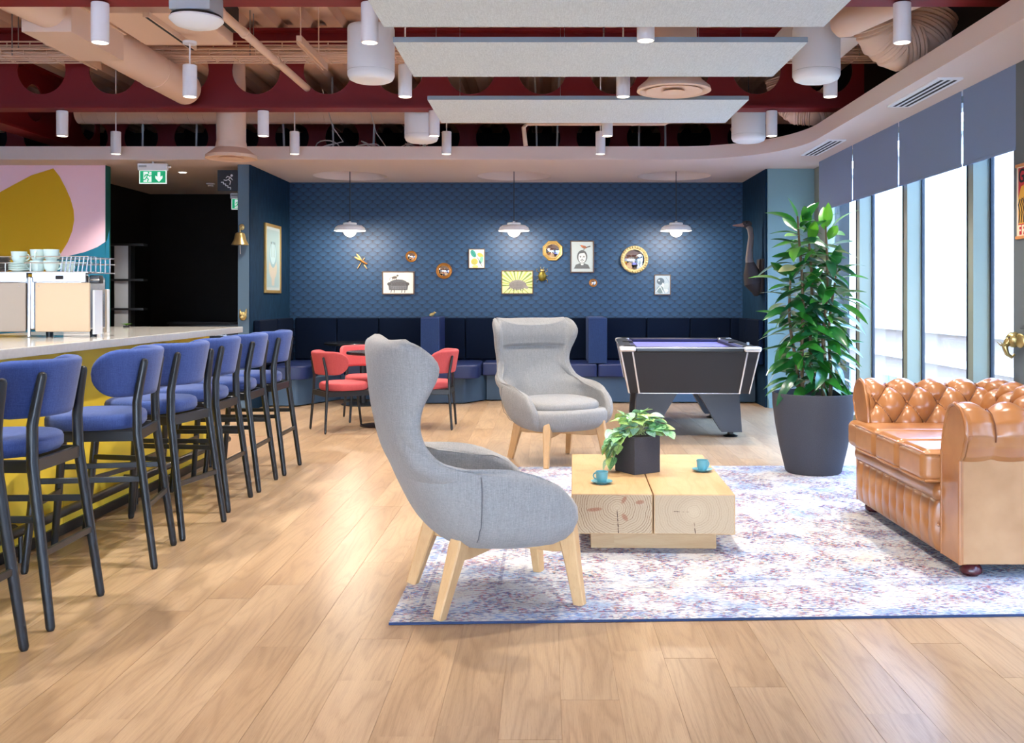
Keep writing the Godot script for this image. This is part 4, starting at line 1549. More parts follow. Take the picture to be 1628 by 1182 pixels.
# faces -x; the back stands at +x
func round_chair(called: String, label: String, category: String, group: String, cloth: Material, seat_h: float, back0: float, back1: float, lr: float, tall: bool) -> Node3D:
	var t := thing(called, label, category, Vector3.ZERO, 0.0, group)
	part("seat", seat_cushion(0.225, 0.215, seat_h - 0.075, seat_h), cloth, t)
	part("backrest", round_back(0.245, 0.285, back0, back1, 1.42, 0.036), cloth, t, "", 60.0)
	var mm: Material = M.black_wood
	var bh := lerpf(back0, back1, 0.72)
	var sh := seat_h - 0.09
	var fx := 0.305 if tall else 0.25
	for s in [-1.0, 1.0]:
		var rear := part("leg", G.new().tube([Vector3(fx, 0.012, 0.215 * s), Vector3(0.225, sh, 0.19 * s), Vector3(0.222, lerpf(sh, back0, 0.85), 0.185 * s), Vector3(0.232, back0 + 0.05, 0.178 * s), Vector3(0.252, bh, 0.17 * s)], [lr * 0.82, lr * 1.05, lr, lr * 0.95, lr * 0.85], 12, true), mm, t)
		part("glide", G.new().lathe([Vector2(0, 0), Vector2(lr * 0.55, 0), Vector2(lr * 0.6, 0.012), Vector2(0, 0.014)], 12, Transform3D(Basis(), Vector3(fx, 0, 0.215 * s))), M.black_metal, rear)
		var front := part("leg", G.new().tube([Vector3(-0.255, 0.012, 0.205 * s), Vector3(-0.20, sh + 0.01, 0.175 * s)], [lr * 0.82, lr * 1.05], 12, true), mm, t)
		part("glide", G.new().lathe([Vector2(0, 0), Vector2(lr * 0.55, 0), Vector2(lr * 0.6, 0.012), Vector2(0, 0.014)], 12, Transform3D(Basis(), Vector3(-0.255, 0, 0.205 * s))), M.black_metal, front)
	var up := Vector3.UP
	var a0 := Vector2(0.048, 0.02)
	for s in [-1.0, 1.0]:
		part("apron", G.new().bar([Vector3(-0.205, sh - 0.012, 0.178 * s), Vector3(0.228, sh - 0.012, 0.192 * s)], [a0], up), mm, t)
	part("apron", G.new().bar([Vector3(0.228, sh - 0.012, -0.19), Vector3(0.228, sh - 0.012, 0.19)], [a0], up), mm, t)
	part("apron", G.new().bar([Vector3(-0.205, sh - 0.012, -0.176), Vector3(-0.205, sh - 0.012, 0.176)], [a0], up), mm, t)
	if tall:
		var b0 := Vector2(0.026, 0.014)
		part("stretcher", G.new().bar([Vector3(0.272, 0.285, -0.205), Vector3(0.272, 0.285, 0.205)], [b0], up), mm, t)
		part("stretcher", G.new().bar([Vector3(-0.222, 0.30, -0.195), Vector3(-0.222, 0.30, 0.195)], [b0], up), mm, t)
		for s in [-1.0, 1.0]:
			part("stretcher", G.new().bar([Vector3(-0.218, 0.415, 0.193 * s), Vector3(0.258, 0.415, 0.204 * s)], [b0], up), mm, t)
	return t


func stools() -> void:
	var ds := [3.24, 3.87, 4.66, 5.28, 5.89, 6.475, 7.07]
	var xs := [-2.155, -2.17, -2.145, -2.135, -2.155, -2.155, -2.145]
	var turns := [0.0, 0.02, 0.17, -0.17, 0.0, 0.02, 0.0]
	var labels := ["blue bar stool nearest the camera, only its legs in view", "blue bar stool whose back is cut by the picture edge", "blue bar stool with its whole rounded back in view", "blue bar stool fourth from the camera", "blue bar stool fifth from the camera", "blue bar stool second from the end of the bar", "blue bar stool at the far end of the bar"]
	var proto := round_chair("bar_stool", labels[0], "bar stool", "blue bar stools along the yellow bar", M.blue_cloth, 0.715, 0.79, 1.015, 0.0205, true)
	for i in ds.size():
		var where := at(xs[i], 0, ds[i])
		if i == 0:
			proto.position = where
			proto.rotation.y = turns[0]
		else:
			copy(proto, labels[i], where, turns[i])


func dining() -> void:
	var labels := ["red dining chair with its back towards the bar stools", "red dining chair behind the small round table", "red dining chair half hidden by the nearest wing chair"]
	var spots := [[-1.90, 9.22, atan2(0.53, 0.85) + PI], [-1.72, 10.02, 0.0], [-1.18, 9.39, 0.0]]
	var proto := round_chair("dining_chair", labels[0], "chair", "red chairs round the small table", M.red_cloth, 0.46, 0.535, 0.755, 0.0135, false)
	# a chair that faces -x is turned so that it faces the table
	proto.position = at(-1.92, 0, 9.24)
	proto.rotation.y = PI + 0.55
	copy(proto, labels[1], at(-1.84, 0, 10.05), -PI * 0.5 + PI + 0.30)
	copy(proto, labels[2], at(-1.14, 0, 9.42), 0.0)
	var t := thing("cafe_table", "small round dark table among the red chairs", "table", at(-1.62, 0, 9.55), 0.0, "dark pedestal tables")
	part("top", G.new().lathe([Vector2(0, 0.70), Vector2(0.32, 0.70), Vector2(0.33, 0.706), Vector2(0.33, 0.722), Vector2(0.325, 0.728), Vector2(0, 0.728)], 40), M.table_top_dark, t)
	part("column", G.new().tube([Vector3(0, 0.02, 0), Vector3(0, 0.70, 0)], 0.03, 16), M.black_metal, t)
	part("base", G.new().lathe([Vector2(0, 0), Vector2(0.2, 0), Vector2(0.2, 0.008), Vector2(0.05, 0.02), Vector2(0, 0.02)], 36), M.black_metal, t)
	var t2 := thing("cafe_table", "dark round table in the shadowed corner of the banquette", "table", at(-2.15, 0, 11.45), 0.0, "dark pedestal tables")
	part("top", G.new().lathe([Vector2(0, 0.70), Vector2(0.44, 0.70), Vector2(0.45, 0.706), Vector2(0.45, 0.724), Vector2(0.445, 0.73), Vector2(0, 0.73)], 44), M.table_top_dark, t2)
	part("column", G.new().tube([Vector3(0, 0.02, 0), Vector3(0, 0.70, 0)], 0.035, 16), M.black_metal, t2)
	part("base", G.new().lathe([Vector2(0, 0), Vector2(0.25, 0), Vector2(0.25, 0.008), Vector2(0.05, 0.02), Vector2(0, 0.02)], 36), M.black_metal, t2)


# ---------------------------------------------------------------- the lounge

func leaf_shape(l: float, w: float, droop: float, fold := 0.25) -> G:
	var pts := PackedVector3Array()
	for i in 8:
		var t := i / 7.0
		var half := w / 2 * pow(sin(PI * pow(t, 0.85)), 0.8) if t > 0.0 and t < 1.0 else 0.0008
		var y := -droop * l * t * t
		var z := -l * t * (1.0 - 0.12 * droop * t)
		for s in [-1.0, -0.5, 0.0, 0.5, 1.0]:
			pts.append(Vector3(s * half, y + absf(s) * half * fold, z))
	return G.new().grid(pts, 5)


func wing_chair(label: String) -> Node3D:
	var t := thing("wing_chair", label, "armchair", Vector3.ZERO, 0.0, "grey wing chairs")
	# front edge, back line and half width of the shell against height; forward is -z
	var front := [[0.27, 0.17], [0.30, 0.222], [0.34, 0.248], [0.385, 0.252], [0.43, 0.235], [0.48, 0.195], [0.515, 0.145], [0.54, 0.085], [0.556, 0.0], [0.57, -0.10], [0.587, -0.20], [0.61, -0.285], [0.65, -0.335], [0.70, -0.362], [0.76, -0.372], [0.83, -0.362], [0.89, -0.335], [0.94, -0.312], [0.975, -0.308], [1.01, -0.325], [1.04, -0.362], [1.06, -0.40], [1.078, -0.44]]
	var back := [[0.27, -0.17], [0.31, -0.235], [0.36, -0.285], [0.45, -0.335], [0.576, -0.392], [0.70, -0.438], [0.80, -0.462], [0.90, -0.478], [0.98, -0.486], [1.03, -0.488], [1.078, -0.475]]
	var width := [[0.27, 0.25], [0.32, 0.32], [0.40, 0.355], [0.50, 0.370], [0.56, 0.362], [0.63, 0.332], [0.72, 0.305], [0.80, 0.308], [0.90, 0.332], [0.98, 0.345], [1.04, 0.340], [1.078, 0.315]]
	var levels := PackedFloat32Array()
	var h := 0.27
	while h < 1.0779:
		levels.append(h)
		h += 0.0075 if (h > 0.49 and h < 0.62) or (h > 0.83 and h < 0.90) or h > 1.0 or h < 0.36 else 0.022
	levels.append(1.078)
	var w := 57
	var us := spread(w, 0.8)
	var mid := PackedVector3Array()
	var extra := PackedFloat32Array()
	for y in levels:
		var uf := table(front, y)
		var ub := table(back, y)
		var hw := table(width, y)
		for u in us:
			# a horseshoe: flat back, rounded corners, straight sides
			var a: float = absf(u)
			var corner := 0.46
			var side := uf - ub
			var x := 0.0
			var f := 0.0
			if a < corner:
				var q := a / corner
				x = hw * (1.0 - pow(1.0 - q, 1.75)) * 0.985
				f = pow(q, 2.6) * minf(0.22, side * 0.55)
			else:
				var q := (a - corner) / (1.0 - corner)
				var f0 := minf(0.22, side * 0.55)
				x = hw * (0.985 + 0.015 * sin(q * PI / 2)) - hw * 0.05 * q * smooth(0.75, 0.95, y) - hw * 0.10 * q * q * (1.0 - smooth(0.5, 0.6, y))
				f = lerpf(f0, side, q) + (f0 * 2.6 / corner * (1.0 - corner) - (side - f0)) * q * (1.0 - q) * (1.0 - q) * 0.6
			# the head and waist open into one smooth hollow
			var bowl := smooth(0.60, 0.78, y)
			x = lerpf(x, hw * sin(minf(a * 1.04, 1.0) * PI / 2 * 0.97), bowl)
			f = lerpf(f, side * pow(a, 2.3), bowl)
			mid.append(Vector3(x * signf(u), y, -(ub + f)))
			# the head pillow bulges on the inner face
			var pillow := (0.55 * smooth(0.852, 0.868, y) + 0.45 * smooth(0.86, 0.95, y)) * (1.0 - 0.4 * smooth(1.03, 1.085, y)) * (1.0 - smooth(0.35, 1.0, a))
			extra.append(0.052 * pillow - 0.012 * exp(-pow((y - 0.85) / 0.010, 2.0)) * (1.0 - smooth(0.3, 0.45, a)))
	var shell_ := padded(mid, w, 0.062, 0.034, extra)
	# the inner side must be the pillow side
	part("shell", shell_, M.grey_cloth, t, "", 75.0)
	# seat bowl under the cushion
	var rings := []
	for p in [[0.245, 0.55], [0.25, 0.74], [0.27, 0.88], [0.30, 0.965], [0.34, 1.0], [0.38, 0.99], [0.405, 0.94], [0.41, 0.7]]:
		var ring := PackedVector3Array()
		for j in 48:
			var a := TAU * j / 48
			var c := cos(a)
			var s := sin(a)
			var k := pow(pow(absf(c), 2.7) + pow(absf(s), 2.7), -1.0 / 2.7)
			ring.append(Vector3(c * k * 0.352 * p[1], p[0], -0.035 - s * k * (0.275 if s > 0 else 0.28) * p[1] - 0.02))
		rings.append(ring)
	part("seat_shell", G.new().loft(rings), M.grey_cloth, t, "", 75.0)
	var rc := []
	for p in [[0.40, 0.94], [0.412, 0.985], [0.43, 1.0], [0.452, 0.985], [0.466, 0.93], [0.474, 0.8], [0.479, 0.5]]:
		var ring := PackedVector3Array()
		for j in 44:
			var a := TAU * j / 44
			var c := cos(a)
			var s := sin(a)
			var k := pow(pow(absf(c), 2.6) + pow(absf(s), 2.6), -1.0 / 2.6)
			ring.append(Vector3(c * k * 0.305 * p[1], p[0] - 0.012 * s * p[1], 0.0 - s * k * 0.27 * p[1]))
		rc.append(ring)
	part("seat_cushion", G.new().loft(rc), M.grey_cloth, t, "", 75.0)
	# a seam down each side and along the crease of the head pillow
	for s in [-1.0, 1.0]:
		var p := []
		for i in 16:
			var y := lerpf(0.30, 0.565, i / 15.0)
			var hw := table(width, y)
			p.append(Vector3(s * (hw + 0.031 + (0.002 if y > 0.36 else -0.012)), y, 0.155 + 0.02 * (y - 0.3)))
		part("seam", G.new().tube(p, 0.0016, 5), M.seam, t)
	# wooden stand: two crossing bent rails with a leg at each end
	for s in [-1.0, 1.0]:
		for f in [-1.0, 1.0]:
			var foot := Vector3(0.258 * s, 0.0, -0.29 * f)
			var top := Vector3(0.222 * s, 0.335, -0.215 * f - 0.03)
			var dir := (foot - top)
			var out := Vector3(foot.x, 0, foot.z).normalized()
			part("leg", G.new().bar([foot, foot.lerp(top, 0.45), foot.lerp(top, 0.8), top], [Vector2(0.036, 0.046), Vector2(0.046, 0.056), Vector2(0.056, 0.070), Vector2(0.04, 0.075)], out.cross(Vector3.UP)), M.ash, t)
			var mid_ := Vector3(0.0, 0.232, -0.03)
			var p0 := foot.lerp(top, 0.78)
			part("rail", G.new().bar([p0, p0.lerp(mid_, 0.22) + Vector3(0, -0.018, 0), p0.lerp(mid_, 0.6) + Vector3(0, -0.014, 0), mid_], [Vector2(0.095, 0.034), Vector2(0.062, 0.032), Vector2(0.050, 0.03), Vector2(0.044, 0.03)], Vector3.UP), M.ash, t)
	part("block", G.new().rbox(Vector3(0, 0.243, -0.03), Vector3(0.15, 0.028, 0.11), 0.004), M.ash, t)
	return t


func lounge() -> void:
	# rug
	var cr := [[-0.60, 3.72], [2.80, 3.86], [2.80, 7.22], [-0.60, 7.14]]
	var top := PackedVector3Array()
	var pu := PackedVector2Array()
	for i in 25:
		for j in 25:
			var u := j / 24.0
			var v := i / 24.0
			var a := Vector2(cr[0][0], cr[0][1]).lerp(Vector2(cr[1][0], cr[1][1]), u)
			var b := Vector2(cr[3][0], cr[3][1]).lerp(Vector2(cr[2][0], cr[2][1]), u)
			var p := a.lerp(b, v)
			top.append(at(p.x, 0.011, p.y))
			pu.append(Vector2(u, v))
	var rug := thing("rug", "faded blue and white oriental rug under the seats and coffee table", "rug", Vector3.ZERO)
	part("pile", G.new().grid(top, 25, false, pu), M.rug, rug)
	var ring := PackedVector2Array()
	for c in cr:
		ring.append(Vector2(c[0], c[1]))
	part("backing", G.new().prism(ring, 0.0095, Transform3D(Basis(Vector3.RIGHT, Vector3.FORWARD, Vector3.UP), Vector3(0, 0.001, 0))), M.rug_edge, rug, "blue bound edge")
	# chairs
	var a := wing_chair("grey wing chair nearest the camera seen from behind and the side")
	a.position = at(-0.222, 0.011, 4.085)
	# forward (-z) turned to (0.944 right, 0.329 away)
	a.rotation.y = -atan2(0.944, 0.329)
	copy(a, "grey wing chair facing the camera behind the coffee table", at(0.09, 0.011, 7.45), -(PI - 0.50))
	coffee_table()


func coffee_table() -> void:
	var t := thing("coffee_table", "low coffee table of two squared pine beams on a plinth", "table", at(0.535, 0.011, 5.31), -0.028)
	var w := 0.79
	var l := 1.2
	for s in [-1.0, 1.0]:
		var cx: float = s * (w / 4 + 0.001)
		var bw: float = w / 2 - 0.002
		var g := G.new().rbox(Vector3(cx, 0.193, 0), Vector3(bw, 0.196, l), 0.006, 1)
		for i in g.v.size():
			g.uv[i] = Vector2(g.v[i].x * 1.3 + g.v[i].y * 1.0 + s * 0.3, g.v[i].z * 0.75)
		var b := part("beam", g, M.pine, t)
		for e in [1.0, -1.0]:
			var q := PackedVector3Array()
			var u := PackedVector2Array()
			for k in 4:
				var px: float = (k & 1) * (bw - 0.012) - (bw - 0.012) / 2
				var py: float = (k >> 1) * 0.184
				q.append(Vector3(cx + px, 0.101 + py, e * (l / 2 + 0.0006)))
				u.append(Vector2(k & 1, 1 - (k >> 1)))
			part("end_grain", G.new().grid(q, 2, false, u), M.pine_end_a if s < 0 else M.pine_end_b, b)
	var pg := G.new().rbox(Vector3(0.01, 0.047, 0.0), Vector3(0.62, 0.094, 0.98), 0.004, 1)
	for i in pg.v.size():
		pg.uv[i] = Vector2(pg.v[i].y * 2.4, pg.v[i].x * 0.8 + pg.v[i].z * 0.3)
	part("plinth", pg, M.pine, t)
	# pot with a trailing plant
	var h := 0.011 + 0.291
	var p := thing("trailing_plant", "variegated trailing plant in a square black pot on the coffee table", "plant", at(0.50, h, 5.33), 0.57)
	var pot := G.new().rbox(Vector3(0, 0.1, 0), Vector3(0.176, 0.20, 0.176), 0.004, 1)
	part("pot", pot, M.pot_black, p, "square black pot")
	part("soil", G.new().box(Vector3(0, 0.2005, 0), Vector3(0.15, 0.004, 0.15)), M.soil, p)
	var r := RandomNumberGenerator.new()
	r.seed = 33
	var shapes := []
	for i in 4:
		shapes.append(leaf_shape([0.078, 0.066, 0.088, 0.058][i], [0.058, 0.05, 0.064, 0.045][i], [0.25, 0.5, 0.35, 0.15][i], 0.2).mesh(60.0))
	var inv := Basis(Vector3.UP, -0.57)
	# stems: crown over the pot, and a fall over the side facing the eye's left
	var tips := []
	for i in 20:
		var a := i * 2.399
		var rr := 0.03 + 0.075 * r.randf()
		tips.append([Vector3(cos(a) * rr, 0.24 + 0.085 * r.randf(), sin(a) * rr), 4])
	for i in 12:
		var a := PI + r.randf_range(-0.75, 0.75)
		var drop := r.randf_range(-0.02, 0.15)
		var tip := inv * (Vector3(cos(a) * (0.125 + 0.05 * r.randf()), 0.0, sin(a) * 0.10 + 0.03))
		tip.y = 0.20 - drop
		tips.append([tip, 6])
	for i in 4:
		var tip := inv * Vector3(0.06 + 0.03 * i, 0, 0.05 + 0.01 * i)
		tip.y = 0.23
		tips.append([tip, 4])
	for q in tips:
		var tip: Vector3 = q[0]
		var pth := []
		var root := Vector3(r.randf_range(-0.04, 0.04), 0.2, r.randf_range(-0.04, 0.04))
		var over := Vector3(tip.x * 0.6, maxf(0.255, tip.y), tip.z * 0.6)
		for k in 7:
			var s := k / 6.0
			pth.append(root.lerp(over, s).lerp(over.lerp(tip, s), s))
		part("stem", G.new().tube(pth, 0.0018, 5), M.vine_stem, p)
		for k in q[1]:
			var s: float = 1.0 - k * 0.15
			var at_: Vector3 = root.lerp(over, s).lerp(over.lerp(tip, s), s)
			var out := Vector3(at_.x, 0, at_.z)
			var az := atan2(-out.x, -out.z) + r.randf_range(-1.1, 1.1)
			var low := clampf((0.24 - at_.y) / 0.1, 0.0, 1.0)
			var pitch := r.randf_range(-0.1, 0.75) - 1.2 * low
			part("leaf", shapes[r.randi_range(0, 3)], M["vine_leaf_%d" % r.randi_range(0, 2)], p).transform = Transform3D(Basis(Vector3.UP, az) * Basis(Vector3.RIGHT, pitch) * Basis(Vector3.BACK, r.randf_range(-0.5, 0.5)), at_)
	# two cups on saucers
	var spots := [[at(0.285, h, 4.98), 2.6, "in front of the trailing plant"], [at(0.855, h, 5.33), 0.6, "on the sofa side of the coffee table"]]
	for s in spots:
		solo("saucer", G.new().lathe([Vector2(0, 0), Vector2(0.03, 0), Vector2(0.033, 0.004), Vector2(0.055, 0.012), Vector2(0.056, 0.0145), Vector2(0.032, 0.007), Vector2(0, 0.006)], 30), M.cup_teal, "small teal saucer " + s[2], "saucer", "teal saucers").position = s[0]
		var c := thing("coffee_cup", "small teal coffee cup on its saucer " + s[2], "cup", s[0] + Vector3(0, 0.0065, 0), s[1], "teal cups")
		part("bowl", cup_shape(0.033, 0.056), M.cup_teal, c)
		part("handle", handle_shape(0.033, 0.056), M.cup_teal, c)


# ---------------------------------------------------------------- the leather sofa

var arm_profile := [[0.0, 0.36], [0.0, 0.46], [0.004, 0.54], [0.02, 0.62], [0.05, 0.685], [0.095, 0.735], [0.145, 0.752], [0.195, 0.735], [0.235, 0.69], [0.25, 0.635], [0.243, 0.585], [0.222, 0.545], [0.195, 0.52]]


func along_profile(n: int) -> Array:
	# points evenly spaced along the padded profile: [n, height, arc length]
	var c := Curve2D.new()
	for i in arm_profile.size():
		var p := Vector2(arm_profile[i][0], arm_profile[i][1])
		var a := arm_profile[maxi(i - 1, 0)] as Array
		var b := arm_profile[mini(i + 1, arm_profile.size() - 1)] as Array
		var tg := Vector2(b[0] - a[0], b[1] - a[1]) / 6.0
		c.add_point(p, -tg, tg)
	var out := []
	var l := c.get_baked_length()
	for i in n:
		var s := l * i / (n - 1)
		var p := c.sample_baked(s)
		out.append([p.x, p.y, s])
	return out


const ROW_TOP := 0.42
const ROW_GAP := 0.125
const TUFT := 0.175


func tuft(a: float, b: float) -> float:
	var u := a / TUFT + (minf(b, ROW_TOP) - ROW_TOP) / (2 * ROW_GAP)
	var v := a / TUFT - (minf(b, ROW_TOP) - ROW_TOP) / (2 * ROW_GAP)
	var d := pow(absf(sin(PI * u) * sin(PI * v)), 0.44)
	var amp := 0.036 * (1.0 - 0.2 * smooth(ROW_TOP, ROW_TOP + 0.2, b))
	var h := amp * d
	# deep dimples at the buttons
	for row in 3:
		var rb := ROW_TOP - row * ROW_GAP
		var off := 0.5 if row % 2 == 1 else 0.0
		var da := (fposmod(a / TUFT - off + 0.5, 1.0) - 0.5) * TUFT
		h -= 0.016 * exp(-(da * da + (b - rb) * (b - rb)) / 0.0011)
	return h


# origin, direction along, outward direction; length
func tufted(o: Vector3, along: Vector3, outward: Vector3, l: float, phase: float) -> G:
	var prof := along_profile(104)
	var n := int(l / 0.0075)
	var pts := PackedVector3Array()
	for i in n + 1:
		var a := l * i / n
		for j in prof.size():
			var p: Array = prof[j]
			var q: Array = prof[mini(j + 1, prof.size() - 1)]
			var q0: Array = prof[maxi(j - 1, 0)]
			var tg := Vector2(q[0] - q0[0], q[1] - q0[1]).normalized()
			# towards the seat and up: the left of the direction of travel
			var nn := Vector2(-tg.y, tg.x)
			var h := tuft(a + phase, p[2]) - 0.012
			h *= smooth(0.0, 0.03, p[2]) * (1.0 - smooth(0.60, 0.66, p[2]) * 0.6)
			h *= 1.0
			pts.append(o + along * a + outward * (p[0] + nn.x * h) + Vector3.UP * (p[1] + nn.y * h))
	return G.new().grid(pts, prof.size())


# shade in the creases between the tufts, painted as thin dark tubes
func crease_shade_tubes(o: Vector3, along: Vector3, outward: Vector3, l: float, phase: float) -> G:
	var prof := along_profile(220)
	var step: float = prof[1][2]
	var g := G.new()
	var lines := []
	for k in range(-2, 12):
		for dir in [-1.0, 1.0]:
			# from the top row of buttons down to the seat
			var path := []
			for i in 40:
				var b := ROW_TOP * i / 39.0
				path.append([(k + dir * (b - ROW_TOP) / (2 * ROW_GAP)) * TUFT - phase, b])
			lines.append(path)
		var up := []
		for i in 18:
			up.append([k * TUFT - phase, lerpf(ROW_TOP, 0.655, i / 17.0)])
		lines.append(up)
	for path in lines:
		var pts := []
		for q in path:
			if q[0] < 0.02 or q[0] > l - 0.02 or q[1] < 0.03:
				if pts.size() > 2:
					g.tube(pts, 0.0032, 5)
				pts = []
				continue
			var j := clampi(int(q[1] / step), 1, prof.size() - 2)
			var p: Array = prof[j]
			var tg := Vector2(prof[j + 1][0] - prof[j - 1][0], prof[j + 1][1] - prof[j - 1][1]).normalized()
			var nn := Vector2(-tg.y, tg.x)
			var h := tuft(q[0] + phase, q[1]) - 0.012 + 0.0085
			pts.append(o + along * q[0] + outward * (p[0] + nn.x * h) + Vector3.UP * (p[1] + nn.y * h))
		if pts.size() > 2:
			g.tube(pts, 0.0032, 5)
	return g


func buttons(parent: Node, o: Vector3, along: Vector3, outward: Vector3, l: float, phase: float) -> void:
	var prof := along_profile(200)
	var mesh := G.new().ball(Vector3.ZERO, Vector3(0.0085, 0.0085, 0.0085), 10, 7).mesh()
	for row in 3:
		var rb := ROW_TOP - row * ROW_GAP
		var off := 0.5 if row % 2 == 1 else 0.0
		var best: Array = prof[0]
		for p in prof:
			if absf(p[2] - rb) < absf(best[2] - rb):
				best = p
		for k in range(-1, 12):
			var a := (k + off) * TUFT - phase
			if a > 0.03 and a < l - 0.03:
				part("button", mesh, M.tan_leather, parent).position = o + along * a + outward * (best[0] + 0.018) + Vector3.UP * (best[1] - 0.006)


func sofa() -> void:
	var t := thing("leather_sofa", "tan buttoned leather sofa with rolled arms", "sofa", at(2.25, 0.011, 5.02), 0.0)
	var b := Vector3(2.25, 0, -5.02)
	var x0 := 1.84
	var x1 := 2.46
	var near_in := 4.50
	var far_in := 5.52
	# back and arms
	var o_back := at(x1, 0, far_in + 0.17) - b
	var back := part("backrest", tufted(o_back, Vector3(0, 0, 1), Vector3(1, 0, 0), far_in - near_in + 0.34, 0.0), M.tan_leather, t, "", 70.0)
	buttons(back, o_back, Vector3(0, 0, 1), Vector3(1, 0, 0), far_in - near_in + 0.34, 0.0)
	var arm_l := 0.80
	var o_near := at(x0, 0, near_in) - b
	var arm_n := part("arm", tufted(o_near, Vector3(1, 0, 0), Vector3(0, 0, 1), arm_l, 0.05), M.tan_leather, t, "", 70.0)
	buttons(arm_n, o_near, Vector3(1, 0, 0), Vector3(0, 0, 1), arm_l, 0.05)
	var o_far := at(x0, 0, far_in) - b
	var arm_f := part("arm", tufted(o_far, Vector3(1, 0, 0), Vector3(0, 0, -1), arm_l, 0.04), M.tan_leather, t, "", 70.0)
	buttons(arm_f, o_far, Vector3(1, 0, 0), Vector3(0, 0, -1), arm_l, 0.04)
	part("crease_shade", crease_shade_tubes(o_back, Vector3(0, 0, 1), Vector3(1, 0, 0), far_in - near_in + 0.34, 0.0), M.tan_shade_and_body, back)  # dark tubes paint the shade in the tuft creases
	part("crease_shade", crease_shade_tubes(o_near, Vector3(1, 0, 0), Vector3(0, 0, 1), arm_l, 0.05), M.tan_shade_and_body, arm_n)
	part("crease_shade", crease_shade_tubes(o_far, Vector3(1, 0, 0), Vector3(0, 0, -1), arm_l, 0.04), M.tan_shade_and_body, arm_f)
	# flat sides and back under the rolls
	for e in [[near_in - 0.195, 1.0, arm_n], [far_in + 0.195, -1.0, arm_f]]:
		part("side_panel", G.new().rbox(at((x0 + x1 + 0.19) / 2, 0.295, e[0]) - b + Vector3(0, 0, -0.011 * e[1]), Vector3(x1 + 0.19 - x0, 0.47, 0.024), 0.006, 1), M.tan_panel, e[2], "pale tan flat side panel")
	part("rear_panel", G.new().rbox(at(x1 + 0.19, 0.295, (near_in + far_in) / 2) - b, Vector3(0.024, 0.47, far_in - near_in + 0.38), 0.006, 1), M.tan_panel, back)
	# scrolled arm fronts with piping and studs
	for e in [[near_in, 1.0, arm_n], [far_in, -1.0, arm_f]]:
		var poly := PackedVector2Array([Vector2(0.0, 0.06)])
		var pipe := [at(x0, 0.06, e[0]) - b]
		for p in along_profile(40):
			var k: float = smooth(0.30, 0.5, p[2]) * (1.0 - smooth(0.62, 0.66, p[2]))
			poly.append(Vector2(p[0] - k * 0.0 + 0.016 * k * (-1.0 if p[0] < 0.125 else 1.0) * (1.0 - smooth(0.72, 0.752, p[1])), p[1] + 0.016 * smooth(0.66, 0.752, p[1])))
		poly.append(Vector2(0.195, 0.06))
		for p in poly:
			pipe.append(at(x0 - 0.012, p.y, e[0]) - b + Vector3(0, 0, p.x * e[1]))
		var front := part("arm_front", G.new().prism(poly, 0.03, Transform3D(Basis(Vector3(0, 0, e[1]), Vector3.UP, Vector3(1, 0, 0)), at(x0 - 0.015, 0, e[0]) - b)), M.tan_leather, e[2])
		part("piping", G.new().tube(pipe.slice(1), 0.009, 8), M.tan_leather, front)
		var studs := G.new()
		for i in 38:
			studs.ball(at(x0 - 0.013, 0.075 + i * 0.0118, e[0]) - b + Vector3(0, 0, 0.189 * e[1]), Vector3(0.004, 0.004, 0.004), 6, 5)
		part("stud_trim", studs, M.stud, e[2]).set_meta("kind", "stuff")
	# base: a padded rail, a fluted front
	part("rail", G.new().rbox(at(x0 + 0.01, 0.338, (near_in + far_in + 0.175) / 2) - b, Vector3(0.11, 0.085, far_in - near_in + 0.185), 0.038, 3), M.tan_leather, t)
	var pts := PackedVector3Array()
	var d0 := near_in - 0.0
	var d1 := far_in + 0.185
	var n := 180
	for i in n + 1:
		var d := lerpf(d0, d1, float(i) / n)
		for j in 23:
			var v := j / 22.0
			var y := lerpf(0.062, 0.305, v)
			var f := absf(sin(PI * (d - d0) / 0.106))
			var bulge := sin(PI * clampf(v, 0.0, 1.0))
			var da := (fposmod((d - d0) / 0.106 + 0.5, 1.0) - 0.5) * 0.106
			var h := 0.030 * pow(bulge, 0.5) * (0.45 + 0.55 * pow(f, 0.5))
			h -= 0.012 * exp(-(da * da + pow(y - 0.19, 2.0)) / 0.0005)
			pts.append(at(x0 - 0.018 - h + 0.05 * pow(smooth(d1 - 0.05, d1, d), 2.0) + 0.05 * pow(1.0 - smooth(d0, d0 + 0.04, d), 2.0), y, d) - b)
	var flute := part("front_panel", G.new().grid(pts, 23), M.tan_leather, t, "", 70.0)
	var bm := G.new().ball(Vector3.ZERO, Vector3(0.007, 0.007, 0.007), 8, 6).mesh()
	for i in 12:
		part("button", bm, M.tan_leather, flute).position = at(x0 - 0.027, 0.19, d0 + i * 0.106) - b
	part("body", G.new().box(at(2.16, 0.2, (near_in + far_in) / 2) - b, Vector3(0.58, 0.28, far_in - near_in + 0.34)), M.tan_shade_and_body, t)
	# three loose cushions
	var cw := (far_in - near_in) / 3.0
	for i in 3:
		var dc := near_in + cw * (i + 0.5)
		var g := G.new().rbox(Vector3.ZERO, Vector3(0.70, 0.155, cw - 0.010), 0.04, 5)
		# crown the cushion
		for k in g.v.size():
			var p := g.v[k]
			var q := (1.0 - pow(absf(p.x) / 0.35, 2.0)) * (1.0 - pow(absf(p.z) / (cw / 2), 2.0))
			if p.y > 0:
				p.y += 0.045 * q
			p.x -= 0.012 * (1.0 - pow(p.z / (cw / 2), 2.0)) * (1.0 if p.x < 0 else 0.0)
			g.v[k] = p
		var c := part("seat_cushion", g, M.tan_leather, t, "", 70.0)
		c.position = at(2.095, 0.455, dc) - b
